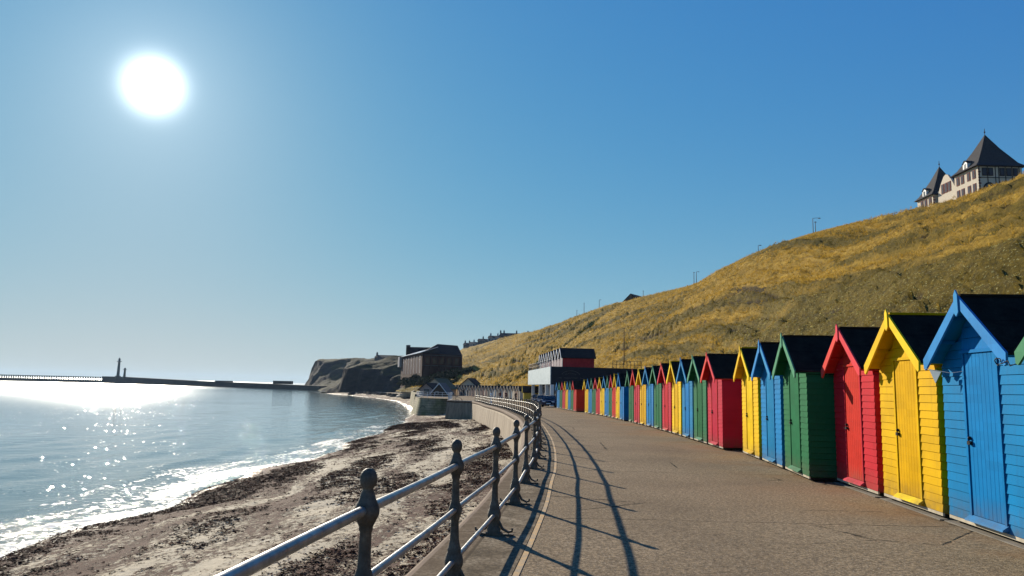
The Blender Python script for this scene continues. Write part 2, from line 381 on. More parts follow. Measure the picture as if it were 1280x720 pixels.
STN = [((12,-60),(98,-40)),((10.5,0),(96,30)),((10,30),(93,80)),((10.2,55),(90.5,127)),((11,75),(86.8,154)),((14,95),(78.8,163)),((15,112),(73,180)),
       ((12,130),(69.5,205)),((7.5,150),(70.6,240)),((3,168),(69,266)),((-4,190),(57,312)),((-12,218),(39,404)),((-28,255),(29,475)),((-44,296),(.9,589)),((-50,332),(-29.5,712)),((-50,385),(-60,871))]
foot = cr([(a[0], a[1], 0) for a, b in STN], 12); ridge = cr([(b[0], b[1], 0) for a, b in STN], 12)
slen = [0]
for i in range(1, len(foot)): slen.append(slen[-1]+((foot[i]-foot[i-1])+(ridge[i]-ridge[i-1])).length/2)
SG = interp(206, [p.y for p in foot], slen)
def hprof(u):
    if u <= 1: return u-.045*math.sin(2*PI*u)
    return 1-.02*(u-1)*4
def sstep(a, b, x): t = min(1, max(0, (x-a)/(b-a))); return t*t*(3-2*t)
def hill_cover(s, m, u, p):
    near = 1-sstep(130, 230, s)
    low = near*(1-sstep(.27, .44, u+.07*fbm(s*.02, m*.05, 2, 3)-.0006*(s-60)))
    g = .39+.62*fbm(s*.010, m*.12, 4.4, 4)+.22*fbm(s*.04, m*.35, 1.4, 3)
    g = g*(1-low)+low*(.78+.25*fbm(p.x*.1, p.y*.1, 5, 3))
    if p.y > 290: g += .5*sstep(290, 340, p.y)*(1-sstep(.2, .5, u))
    n1 = fbm(s*.007, m*.11, 7.7, 3); n2 = fbm(s*.009+20, m*.17, 2.7, 3)
    sc = max((1-min(1, abs(n1)/.06))*sstep(-.15, .2, fbm(s*.013, m*.05, 12, 2)+.1), (1-min(1, abs(n2)/.06))*sstep(-.1, .2, fbm(s*.013, m*.05, 15, 2)))
    sc *= sstep(0, .06, u)
    return g, sc, low
def hillpt(si, u, disp=True):
    i = min(int(si), len(foot)-2); t = si-i
    a = foot[i].lerp(foot[i+1], t); b = ridge[i].lerp(ridge[i+1], t)
    s = slen[i]+(slen[i+1]-slen[i])*t; w = (b-a).length; p = a.lerp(b, u)
    z0 = gz(a.y)-.1; z = z0+(41.6-1.7*(1-sstep(110, 230, s))-.5-z0)*hprof(u)
    m = u*w
    if disp:
        env = min(1, max(0, u*8))*(1-.8*sstep(.8, .97, u))
        top = .35 if u > .93 else 1
        d = 1.9*fbm(s*.02, m*.05, 3.1, 3) + 1.2*fbm(s*.012+.01*m, m*.19, 9.7, 3)
        led = fbm(s*.03, m*.11+.012*s, 5.5, 3)*5
        d += .55*(led-math.floor(led))*min(1, w/90)*1.2
        d += .22*fbm(s*.2, m*.5, 1.2, 4)+.45*fbm(s*.025, m*.42, 6.2, 3)
        z += d*env*top
        # gully and steps running up the far slope
        g_, sc_, lw_ = hill_cover(s, m, u, p); z -= (1.5*sc_+.5*(g_-.5))*env
        g = math.exp(-((s-(SG-.25*m))/3.5)**2)*min(1, u*10)*(1 if u < .55 else max(0, 1-(u-.55)*5)); z -= 2.6*g
    return Vector((p.x, p.y, z)), s, m

# ------------------------------------------------------------------ ground
def grid_obj(name, rows, cols, fn, mat, uvs=False, shore=False):
    V = []; UV = []; SH = []
    for r in rows:
        for c in cols:
            q = fn(r, c); V.append(q[0])
            if uvs: UV.append((q[1], q[2]))
            if shore: SH.append(q[1])
    n = len(cols); Fc = [(i*n+j, i*n+j+1, (i+1)*n+j+1, (i+1)*n+j) for i in range(len(rows)-1) for j in range(n-1)]
    me = bpy.data.meshes.new(name); me.from_pydata([tuple(v) for v in V], [], Fc); me.materials.append(mat)
    me.polygons.foreach_set('use_smooth', [True]*len(Fc))
    if uvs:
        l = me.uv_layers.new(name='UVMap'); li = np.array([i for f in Fc for i in f]); l.data.foreach_set('uv', np.array(UV, dtype=np.float32)[li].ravel())
    if shore:
        a = me.attributes.new('shore', 'FLOAT', 'POINT'); a.data.foreach_set('value', np.array(SH, dtype=np.float32))
    me.update()
    # make normals face up
    if me.polygons[0].normal.z < 0: me.flip_normals()
    return link(name, me)

def lin(a, b, n): return [a+(b-a)*i/(n-1) for i in range(n)]
prow = lin(-12, 60, 73)+lin(61, 130, 70)+lin(132, 400, 68)
def footX(Y):
    ys = [p.y for p in foot]; xs = [p.x for p in foot]; return interp(Y, ys, xs)
o = grid_obj('promenade', prow, lin(0, 1, 9), lambda Y, t: ((lambda a, b: (Vector((a+(b-a)*t, Y, gz(Y))),))((railX(Y)+.40 if Y <= 126 else edgeX(Y)+.3), max(footX(Y)+3, edgeX(Y)+6))), ASPH)
struct(o)
MBc = MB()
for i in range(len(railline)-1):
    a, b = railline[i], railline[i+1]
    za, zb = gz(a.y), gz(b.y)
    MBc.add([(a.x-.43,a.y,za+.012),(a.x+.402,a.y,za+.008),(b.x+.402,b.y,zb+.008),(b.x-.43,b.y,zb+.012)], [(0,1,2,3)], 0, True)
kb = struct(MBc.build('kerb', COPE)); at_ = kb.data.attributes.new('across', 'FLOAT', 'POINT')
at_.data.foreach_set('value', np.array([0, 1, 1, 0]*(len(railline)-1), dtype=np.float32))
MBc = MB()
for i in range(len(railline)-1):
    a, b = railline[i], railline[i+1]
    MBc.add([(a.x+.41,a.y,gz(a.y)+.006),(a.x+.465,a.y,gz(a.y)+.006),(b.x+.465,b.y,gz(b.y)+.006),(b.x+.41,b.y,gz(b.y)+.006)], [(0,1,2,3)])
struct(MBc.build('painted_line', YEL))
# inner groove in the coping
# sea wall swept along the edge
def sweep(pts, section, closed=False):
    mb = MB(); vs = []; fs = []
    for i, p in enumerate(pts):
        t = (pts[min(i+1, len(pts)-1)]-pts[max(i-1, 0)]); t.z = 0; t.normalize()
        nrm = Vector((-t.y, t.x, 0))    # towards the sea when walking away
        for (o_, z) in section(p): vs.append(p+nrm*o_+Vector((0, 0, z)))
    n = len(section(pts[0]))
    for i in range(len(pts)-1):
        for k in range(n-1): fs.append((i*n+k, i*n+k+1, (i+1)*n+k+1, (i+1)*n+k))
    mb.add(vs, fs, 0, False); return mb
near_edge = [p for p in edge if p.y <= 129.4 and p.x > -10]+[Vector((-10.8,129.5,0))]
wall = thing('sea_wall', (0,0,0), 0, 'long curved tan concrete sea wall dropping from promenade railing to the beach', 'sea wall')
sweep(near_edge, lambda p: [(.0, gz(p.y)-.32), (.10, gz(p.y)-.5), (.55, -5.6)]).build('wall_face', SEAW, wall)
sweep(near_edge, lambda p: [(-.02, gz(p.y)+.010), (.05, gz(p.y)+.0), (.13, gz(p.y)-.06), (.16, gz(p.y)-.16), (.13, gz(p.y)-.28), (0, gz(p.y)-.33)]).build('wall_cap', WCAP, wall)
bas_edge = [Vector((x, y, 0)) for x, y in EDGE2]
bw = thing('bastion', (0,0,0), 0, 'rounded weed stained stone bastion standing out onto the beach below white railings', 'sea wall')
sweep(cr([tuple(p) for p in bas_edge[2:9]], 5), lambda p: [(-.3, gz(p.y)+.02), (0, gz(p.y)+.01), (.0, gz(p.y)-.3), (.9, -5.6)]).build('wall_face', STONE_G, bw)
rw = thing('ramp_wall', (0,0,0), 0, 'pale squared stone wall of the beach ramp, between the bastion and the long sea wall', 'sea wall')
sweep([Vector((-6.3,128.6,0)), Vector((-10.8,129.5,0)), Vector((-11.2,144,0)), Vector((-12,146.2,0))], lambda p: [(-.4, gz(p.y)+.02), (0, gz(p.y)+.015), (.25, -5.6)]).build('wall_face', STONE_P, rw)
fw = thing('sea_wall', (0,0,0), 0, 'low distant stone sea wall running from the bastion to the dark cliffs', 'sea wall')
sweep(bas_edge[8:], lambda p: [(-.4, gz(p.y)+.6), (0, gz(p.y)+.6), (.5, -5.6)]).build('wall_face', STONE_G, fw)

# beach
WZY = [-20, 0, 50, 100, 130, 160, 350, 1000]; WZ = [-2.5, -2.5, -2.5, -3.2, -3.7, -3.6, -2.6, -2.6]
def beach(Y, u):
    sx = shoreX(Y); ex = edgeX(Y)+(1.5 if Y < 128 else 1.0)
    if u < 0: x = sx+u*14; z = SEA+u*2.2; d = u*14
    else:
        x = sx+(ex-sx)*u; zw = interp(Y, WZY, WZ); z = SEA+(zw-SEA)*(u**.8); d = x-sx
        z += (.10*fbm(x*.35, Y*.25, 2, 4)+.045*fbm(x*1.3, Y*1.1, 8, 4))*min(1, d*.5)
    return Vector((x, Y, z)), d
brow = lin(-6, 60, 200)+lin(60.5, 150, 120)+lin(153, 455, 90)
o = struct(grid_obj('beach', brow, lin(-.8, -.05, 8)+lin(0, 1, 110), beach, SAND, shore=True))

# sea
doff = [1.2, .6, 0]+[-.35*i for i in range(1, 90)]+[-32*1.12**i for i in range(1, 60)]
wrow = [-3000, -600, -150]+lin(-20, 70, 200)+lin(71, 200, 130)+[200*1.06**i for i in range(1, 90)]
def sea(Y, d):
    x = shoreX(Y)+d; z = SEA
    if -60 < d and -30 < Y < 260:
        e = min(1, max(0, -d/2.0))
        ph = d*1.15+1.6*fbm(x*.04, Y*.04, 4, 2)
        z += e*(.03*math.sin(ph)*(.5+fbm(x*.06, Y*.03, 7, 2)) + .05*fbm(x*.3, Y*.16, 1, 3))
        z += .11*math.exp(-((d+7.5+1.5*math.sin(Y*.11))/.8)**2)*(.5+.5*math.sin(Y*.13+1))
    return Vector((x, Y, z)), d
struct(grid_obj('sea', wrow, doff, sea, WATER, shore=True))

# hillside
usamp = lin(0, 1.0, 120)+[1.01, 1.03, 1.06, 1.1, 1.16, 1.25, 1.4, 1.7, 2.2]
nst = len(foot)-1
srow = []
q = 0.0
while q < nst:
    srow.append(q); i = min(int(q), nst-1); q += 1.1/max(.3, (slen[i+1]-slen[i])) if slen[i] < 420 else 3.0/max(.3, (slen[i+1]-slen[i]))
srow.append(nst-.001)
ho = struct(grid_obj('hillside', srow, usamp, hillpt, HILL, uvs=True))
gv = []; sv = []; lv = []
for q in srow:
    for u in usamp:
        p_, s_, m_ = hillpt(q, u, False); a_, b_, c_ = hill_cover(s_, m_, u, p_)
        gq = math.exp(-((s_-(SG-.25*m_))/3.0)**2)*(1 if u < .5 else 0)
        gv.append(a_); sv.append(max(b_, gq)); lv.append(c_)
for nm_, vals in (('green', gv), ('scar', sv), ('leafy', lv)):
    at_ = ho.data.attributes.new(nm_, 'FLOAT', 'POINT'); at_.data.foreach_set('value', np.array(vals, dtype=np.float32))

# far headland
HC = [(-30,335),(-42,352),(-58,385),(-76,430),(-84,440),(-105,458),(-110,480),(-118,520),(-132,531),(-138,575),(-165,640),(-187,708),(-206,750),(-216,800),(-222,1000)]
def hland(X, Y):
    best = 1e9; sg = 1; P = Vector((X, Y))
    for i in range(len(HC)-1):
        a = Vector(HC[i]); b = Vector(HC[i+1]); ab = b-a; t = max(0, min(1, (P-a).dot(ab)/ab.dot(ab))); dd = P-(a+ab*t)
        if dd.length < best:
            best = dd.length; sg = 1 if (ab.x*(P.y-a.y)-ab.y*(P.x-a.x)) < 0 else -1; ty = (a+ab*t).y
    d = best*sg
    n = fbm(X*.03, Y*.03, 2.2, 5)*6+fbm(X*.11, Y*.11, 4, 5)*4.0; d += n*(.8 if ty > 400 else .4)
    e = interp(ty, [335,385,425,440,470,500,531,640,708,760,800,1000], [.5,1.0,4,10,11,8,5,5,8,23,27,28])
    st = interp(ty, [335,385,440,600,720,780], [.3,.4,.30,.42,.5,.05])
    run = interp(ty, [335,430,450,560,700,790], [12,9,4,14,34,9])
    cap = interp(ty, [335,440,520,640,760,800], [14,19,22,22,28,29])
    if d < 0: z = -7
    elif d < run: z = SEA-1.5+(e-SEA+1.5)*(d/run)**.8
    else: z = e+min(cap-e, (d-run)*st)
    if d > 0: z += min(1, d/8)*(fbm(X*.07, Y*.07, 6, 5)*1.7)
    return z
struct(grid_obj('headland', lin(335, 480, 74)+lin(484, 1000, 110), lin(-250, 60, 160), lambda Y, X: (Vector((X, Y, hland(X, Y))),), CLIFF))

# ------------------------------------------------------------------ beach huts
HW, HD, WH, AP = 1.93, 2.35, 2.06, 2.80      # width, depth, wall height, apex of the wall
def roof_z(x): return AP-(AP-WH)*abs(x)/(HW/2)
def hut_meshes(c):
    P, T = PAINT[c], TRIM[c]; out = {}
    w = HW/2; b = MB()
    # core body
    b.prism([(-w+.02, .02, .08), (w-.02, .02, .08), (w-.02, .02, WH-.01), (0, .02, AP-.02), (-w+.02, .02, WH-.01)], (0, HD-.04, 0))
    # lapped boards each side of the door, and on both sides
    pitch = .112; z = .10
    while z < WH+.2:
        z1 = min(z+pitch-.004, 2.5)
        for sx in (-1, 1):
            xi, xo = .405, w
            xo1 = xo if z1 < WH else max(0, (AP-z1)/(AP-WH)*w)
            xo0 = xo if z < WH else max(0, (AP-z)/(AP-WH)*w)
            if xo1 > xi+.02:
                a = sorted([(sx*xi), (sx*xo0)]); a1 = sorted([(sx*xi), (sx*xo1)])
                b.hexa([(a[0],-.014,z),(a[1],-.014,z),(a[1],.02,z),(a[0],.02,z)], [(a1[0],-.003,z1),(a1[1],-.003,z1),(a1[1],.02,z1),(a1[0],.02,z1)])
            if z1 < WH-.02:
                xa, xb = (w-.02, w+.016) if sx > 0 else (-w-.016, -w+.02)
                if sx > 0: b.hexa([(w-.02,0,z),(w+.016,0,z),(w+.016,HD,z),(w-.02,HD,z)], [(w-.02,0,z1),(w+.0,0,z1),(w,HD,z1),(w-.02,HD,z1)])
                else: b.hexa([(-w-.016,0,z),(-w+.02,0,z),(-w+.02,HD,z),(-w-.016,HD,z)], [(-w,0,z1),(-w+.02,0,z1),(-w+.02,HD,z1),(-w,HD,z1)])
        z += pitch
    out['wall'] = (b.mesh('wall', P), None)
    b = MB()   # gable infill over the door: three wide boards
    for z0, z1 in ((2.205, 2.36), (2.365, 2.50), (2.505, 2.66)):
        x0 = min(.405, (AP-z0)/(AP-WH)*w-.02); x1 = min(.405, max(.01, (AP-z1)/(AP-WH)*w-.02))
        b.hexa([(-x0,-.014,z0),(x0,-.014,z0),(x0,.02,z0),(-x0,.02,z0)], [(-x1,-.006,z1),(x1,-.006,z1),(x1,.02,z1),(-x1,.02,z1)])
    b.box(-.44, .44, -.035, .018, 2.175, 2.215)
    out['gable_board'] = (b.mesh('gable_board', P), None)
    b = MB()
    for i in range(8):
        x0 = -.355+i*.0888; b.box(x0+.003, x0+.0858, -.012, .018, .19, 2.172)
    b.box(-.352, .352, -.008, .0, .19, 2.172)
    out['door'] = (b.mesh('door', P), None)
    b = MB(); b.box(-.405, -.36, -.026, .018, .1, 2.173); b.box(.36, .403, -.026, .018, .1, 2.173)
    out['door_frame'] = (b.mesh('door_frame', P), None)
    b = MB(); b.lathe([(0,0),(.022,0),(.024,.02),(.012,.035),(0,.04)], (0,0,0), 8)
    b.v = [(-.31+v[0], -.012-v[2], 1.12+v[1]) for v in b.v]; b.box(-.335, -.27, -.05, -.013, 1.04, 1.085)
    out['handle'] = (b.mesh('handle', IRON), 'door')
    b = MB(); b.hexa([(-.42,-.09,.115),(.42,-.09,.115),(.42,.0,.13),(-.42,.0,.13)], [(-.42,-.085,.135),(.42,-.085,.135),(.42,-.013,.185),(-.42,-.013,.185)])
    b.box(-.40, .40, -.024, .018, .10, .128)
    out['door_sill'] = (b.mesh('door_sill', T), None)
    b = MB(); b.box(-w+.03, w-.03, .03, HD-.03, .035, .078)
    for xx in (-.8, -.25, .3, .78): b.box(xx-.06, xx+.06, .06, .3, 0, .034); b.box(xx-.06, xx+.06, HD-.4, HD-.1, 0, .034)
    out['floor_frame'] = (b.mesh('floor_frame', IRON), None)
    b = MB(); b.box(-w, w, -.012, .015, .055, .095)
    out['base_board'] = (b.mesh('base_board', WOODPALE), None)
    # roof: two slabs of felt, soffit boards in the hut's own colour
    fr = .22; ov = .012; k = (AP-WH)/w; th = .03
    for nm, mt, zo, t_, xo in (('roof', FELT, .045, .022, ov), ('soffit', P, .015, .028, ov-.004)):
        b = MB()
        for s in (-1, 1):
            xe = s*(w+xo); ze = AP-k*(w+xo)
            q = [(0,-fr+.012,AP+zo),(xe,-fr+.012,ze+zo),(xe,HD+.08,ze+zo),(0,HD+.08,AP+zo)]
            q2 = [(x, y, z+t_) for x, y, z in q]
            if s > 0: b.hexa(q, q2)
            else: b.hexa(q[::-1], q2[::-1])
        if nm == 'soffit':
            for s in (-1, 1):
                for u in (.25, .62):
                    x0 = s*(w+ov)*u; zc = AP-k*abs(x0); b.box(x0-.02, x0+.02, -fr+.02, .0, zc-.03, zc+.02)
        out[nm] = (b.mesh(nm, mt), None)
    b = MB(); b.box(-.028, .028, -fr+.02, HD+.07, AP+.058, AP+.092)
    out['ridge_board'] = (b.mesh('ridge_board', P if c == 'yellow' else FELT), None)
    for s, nm in ((-1, 'bargeboard'), (1, 'bargeboard ')):
        b = MB(); xe = s*(w+ov+.008); ze = AP-k*(w+ov+.008)
        top = .075; dp = .125
        q = [(s*.0, AP+top), (xe, ze+top), (xe-s*.01, ze+top-dp), (xe-s*.05, ze+top-dp-.02), (s*.0, AP+top-dp-.02)]
        b.prism([(x, -fr-.016 + (.0005 if s > 0 else 0), z) for x, z in (q if s < 0 else q)], (0, .027, 0))
        out[nm] = (b.mesh('bargeboard', T), None)
    b = MB(); b.prism([(-.05,-fr-.034,AP-.14),(0,-fr-.034,AP-.19),(.05,-fr-.034,AP-.14),(.045,-fr-.034,AP+.08),(0,-fr-.034,AP+.145),(-.045,-fr-.034,AP+.08)], (0, .017, 0))
    out['finial'] = (b.mesh('finial', T), None)
    return out
HM = {}
def hut_protos(c):
    if c not in HM: HM[c] = hut_meshes(c)
    return HM[c]
ORDW = ['nearest', 'second nearest', 'third nearest', 'fourth nearest', 'fifth nearest', 'sixth nearest', 'seventh nearest', 'eighth nearest', 'ninth nearest']
# front corner line: (Y of right front corner, Y of left front corner) and X by group
seq = []
def grp(ys, pitch, n, pts):
    for i in range(n):
        y0 = ys[i] if isinstance(ys, list) else ys+i*pitch
        seq.append((y0, interp(y0, [p[0] for p in pts], [p[1] for p in pts]), y0+1.93, interp(y0+1.93, [p[0] for p in pts], [p[1] for p in pts])))
L1 = [(0, 4.95), (6, 5.49), (10.05, 5.845), (14.4, 6.235)]
grp([6.02, 8.13, 10.22, 12.38], 0, 4, L1)
grp([14.46, 16.62, 18.86], 0, 3, [(14.4, 5.76), (16.5, 6.03), (21, 6.50)])
grp(22.05, 2.172, 10, [(22, 6.28), (30, 6.62), (44, 6.96)])
grp(44.95, 2.09, 10, [(45, 6.88), (54, 7.08), (66, 6.62)])
grp(69.7, 2.25, 7, [(69.7, 6.22), (78, 5.9), (86, 5.35)])
cyc = ['green', 'blue', 'yellow', 'red']; cnt = {}
names = [cyc[i % 4] for i in range(len(seq))]
for i, (y0, x0, y1, x1) in enumerate(seq):
    c = names[i]; cnt[c] = cnt.get(c, 0)+1
    k = cnt[c]-1
    dx, dy = x0-x1, y0-y1; ang = math.atan2(dy, dx)          # local +x runs from the far corner to the near one
    mid = Vector(((x0+x1)/2, (y0+y1)/2, gz((y0+y1)/2)))
    nb = names[i+1] if i+1 < len(names) else 'the white columned shop'
    gapn = {3: ', against the step in the row', 4: ' jutting forward, shaded side showing', 7: ' jutting forward, orange side showing', 17: ' jutting forward past the green hut', 27: ' jutting forward near the dark building'}.get(i, '')
    lab = f'{ORDW[k]} {c} wooden beach hut with steep black roof{gapn}'
    if i == 0: lab = 'nearest green beach hut, only its pale green bargeboard tip at the right edge'
    t = thing('beach_hut', mid, ang, lab, 'beach hut', 'beach huts in a row along the promenade')
    t.scale = (1, 1, 1+random.uniform(-.008, .008)); t.rotation_euler.z += random.uniform(-.006, .006)
    made = {}
    for nm, (me, par) in hut_protos(c).items():
        if i > 24 and nm in ('floor_frame', 'handle', 'gable_board'): continue
        ob = link(nm.strip(), me, made[par] if par else t); made[nm] = ob
# loose cable looped from the first blue hut's bargeboard, and tattered pennants on a cord
b1 = [o for o in COL.objects if o.name.startswith('beach_hut')][1]
mb = MB(); pts = [(.88+.05*math.cos(a), -.265+.01*math.sin(2*a), 2.02+.04*math.sin(a)) for a in lin(0, 5.6, 16)]+[(.97, -.27, 2.0), (1.03, -.24, 2.03), (1.1, -.26, 1.97), (1.16, -.2, 2.0)]
mb.tube(pts, .006, 6); mb.build('cable', IRON, b1)
CLOTH = simple('faded_pennant', (.35, .42, .45), .9)
mb = MB(); mb.tube([(-.95, -.25, 2.0), (-.5, -.12, 1.93), (-.38, -.03, 1.95)], .003, 5)
mb.prism([(-.86, -.22, 1.985), (-.66, -.16, 1.955), (-.77, -.19, 1.80)], (0, .004, 0)); mb.build('pennant', CLOTH, b1)

# concrete footing strip below the first huts
mb = MB()
for i in range(0, 4):
    y0, x0, y1, x1 = seq[i]
    a = Vector((x0, y0-.05, gz(y0))); b = Vector((x1, y1+.05, gz(y1)))
    mb.prism([a+Vector((-.09,0,.004)), b+Vector((-.05,0,.004)), b+Vector((1.2,.1,.004)), a+Vector((1.2,.1,.004))], (0, 0, .012))
struct(mb.build('concrete_pad', CONC))

# ------------------------------------------------------------------ railing
def metal_mat():
    k = N('galvanised_rail'); p = k.geo()
    c = k.ramp(k.noise(p, 9, 6, .65), [(.3, (.16, .16, .16)), (.6, (.34, .34, .33)), (.8, (.42, .40, .37))])
    k.base(c); k.b.inputs['Metallic'].default_value = .55; k.rough(k.ramp(k.noise(p, 20, 4), [(.3, .28), (.7, .5)])); k.bump(k.noise(p, 60, 3), .25, .002); return k.m
RAILM = metal_mat()
def post_mat():
    k = N('weathered_iron'); v = k.obj()
    c = k.ramp(k.noise(v, 14, 7, .7), [(.3, (.05, .040, .030)), (.55, (.13, .105, .078)), (.72, (.22, .18, .13))])
    c = k.mix(k.ramp(k.noise(v, 7, 5), [(.6, 0), (.7, .6)]), c, (.12, .05, .025))
    k.base(c); k.rough(.6, .18); k.bump(k.noise(v, 70, 4, .7), .7, .006); return k.m
POSTM = post_mat()
pm = MB()
pm.box(-.085, .085, -.085, .085, 0, .035)
pm.lathe([(.078,.035),(.080,.07),(.066,.09),(.060,.14),(.066,.17),(.078,.20),(.080,.235),(.070,.275),(.058,.30),(.060,.325),(.050,.35),(.040,.40),(.035,.50),(.034,.56),(.044,.59),(.056,.62),(.058,.655),(.046,.69),(.036,.72),(.033,.80),(.031,.90),(.037,.915),(.037,.93),(.052,.96),(.066,.99),(.068,1.02),(.056,1.05),(.044,1.075),(.038,1.10),(.028,1.122),(.030,1.13),(.042,1.145),(.047,1.17),(.046,1.195),(.034,1.22),(.018,1.232),(0,1.235)], n=16)
postme = pm.mesh('post', POSTM)
ft = MB()
for s in (-1, 1):
    ft.tube([(s*.05, 0, .16), (s*.10, 0, .07), (s*.17, 0, .035), (s*.21, 0, .05), (s*.215, 0, .08)], [.018, .017, .016, .014, .012], 7)
    ft.box(min(s*.06, s*.23), max(s*.06, s*.23), -.03, .03, .0, .018)
footme = ft.mesh('foot_bracket', POSTM)
rail = thing('railing', (0,0,0), 0, 'long seafront railing of cast iron ball topped posts with three silvery rails', 'railing')
# walk arc length from the third post
cum = [0]
for i in range(1, len(railline)): cum.append(cum[-1]+(railline[i]-railline[i-1]).length)
s3 = interp(8.42, rly, cum); posts = []
s = s3-2.3*4
while s < cum[-1]-.5:
    if s > 0: posts.append((interp(s, cum, rlx), interp(s, cum, rly)))
    s += 2.3 if s < s3+.1 else 2.45
for i, (x, y) in enumerate(posts):
    x2, y2 = posts[min(i+1, len(posts)-1)]; x1, y1 = posts[max(i-1, 0)]
    o = link('post', postme, rail); o.scale = (.95, .95, .945); o.location = (x, y, gz(y)+.012); o.rotation_euler = (random.uniform(-.008, .008), random.uniform(-.008, .008), math.atan2(y2-y1, x2-x1)-PI/2)
    q = link('foot_bracket', footme, o)
for h, r in ((.955, .026), (.61, .021), (.215, .021)):
    mb = MB(); pp = [(p.x, p.y, gz(p.y)+h+.012+.004*math.sin(p.y*2.1)) for p in railline]
    mb.tube(pp, r, 12); mb.build('rail', RAILM, rail)

# white railing on the bastion
def fence(pts, H, n, mat, label, cat, posts=True, name='railing', gap=2.0, rr=.03, rails=3):
    t = thing(name, pts[0], 0, label, cat); o0 = Vector(pts[0]); P = [Vector(p)-o0 for p in pts]
    cumd = [0]
    for i in range(1, len(P)): cumd.append(cumd[-1]+(P[i]-P[i-1]).length)
    m = max(2, min(95, int(cumd[-1]/gap)+1))
    pmesh = MB(); pmesh.box(-rr, rr, -rr, rr, 0, H); me = pmesh.mesh('post', mat)
    for i in range(m):
        d = cumd[-1]*i/(m-1); o = link('post', me, t)
        o.location = [interp(d, cumd, [p[k] for p in P]) for k in range(3)]
    for k in range(rails):
        mb = MB(); mb.tube([p+Vector((0, 0, H*(k+1)/rails-.02)) for p in P], rr*.8, 5); mb.build('rail', mat, t)
    return t
WHITE = simple('white_paint', (.75, .75, .72), .5, .08); GREYW = simple('grey_railing_paint', (.3,.3,.3), .5, .2)
bz = gz(150)+.03
fence([(-10.6,129.8,bz),(-11,144,bz),(-12.2,146.4,bz),(-13.9,145.6,bz),(-15.7,146,bz),(-17.1,147.6,bz),(-17.9,150,bz),(-18.3,153,bz),(-20.1,162,bz)], 1.15, 0, WHITE, 'white painted railing round the top of the weedy bastion', 'railing', gap=1.6)
fence([(-10.4,128.6,-.9),(-9.2,128.4,-1.0),(-8.2,128.2,-1.5),(-7.6,128.1,-2.6)], 1.0, 0, IRON, 'short black handrail curving down beside the pale ramp wall', 'handrail', gap=1.2, rails=2)

# ------------------------------------------------------------------ generic buildings
GLASS = simple('dark_glass', (.02, .025, .03), .12, .2, spec=.6)
def gabled(name, loc, rz, w, d, eave, apex, wallm, roofm, label, cat, ov=.25, trim=None, front=None, group=None, base=-1.5, thick=.14, windows=(), door=None):
    """ridge runs along local y; front gable at y=0 facing local -y"""
    t = thing(name, loc, rz, label, cat, group)
    h = w/2; b = MB(); b.prism([(-h,0,base),(h,0,base),(h,0,eave),(0,0,apex),(-h,0,eave)], (0, d, 0)); b.build('wall', wallm, t)
    k = (apex-eave)/h; b = MB()
    for s in (-1, 1):
        xe = s*(h+ov); ze = apex-k*(h+ov); q = [(0,-ov,apex+.01),(xe,-ov,ze+.01),(xe,d+ov,ze+.01),(0,d+ov,apex+.01)]
        q2 = [(x, y, z+thick) for x, y, z in q]
        b.hexa(q, q2) if s > 0 else b.hexa(q[::-1], q2[::-1])
    b.build('roof', roofm, t)
    if trim:
        for s in (-1, 1):
            b = MB(); xe = s*(h+ov); ze = apex-k*(h+ov)
            b.prism([(0,-ov-.05,apex+thick),(xe,-ov-.05,ze+thick),(xe,-ov-.05,ze-.08),(0,-ov-.05,apex-.12)], (0, .045, 0)); b.build('bargeboard', trim, t)
    for (x, z, ww, hh) in windows:
        b = MB(); b.box(x-ww/2-.06, x+ww/2+.06, -.07, -.003, z-.06, z+hh+.06); f = b.build('window', trim or wallm, t)
        b = MB(); b.box(x-ww/2, x+ww/2, -.09, -.072, z, z+hh); b.build('pane', GLASS, f)
    if door:
        x, ww, hh, m = door; b = MB(); b.box(x-ww/2, x+ww/2, -.06, -.004, 0, hh); b.build('door', m, t)
    return t
CREAM = [simple('cream_boards', (.55, .47, .36), .7), simple('pinkish_boards', (.50, .34, .27), .7), simple('greyblue_boards', (.30, .36, .40), .7)]
DDOOR = simple('dark_door', (.06, .05, .05), .6)
OLIVE = simple('olive_yellow_boards', (.50, .38, .06), .7)
DKROOF = simple('dark_roof', (.03, .022, .02), .85, .3, spec=.2)
cname = ['cream', 'pinkish', 'grey blue']
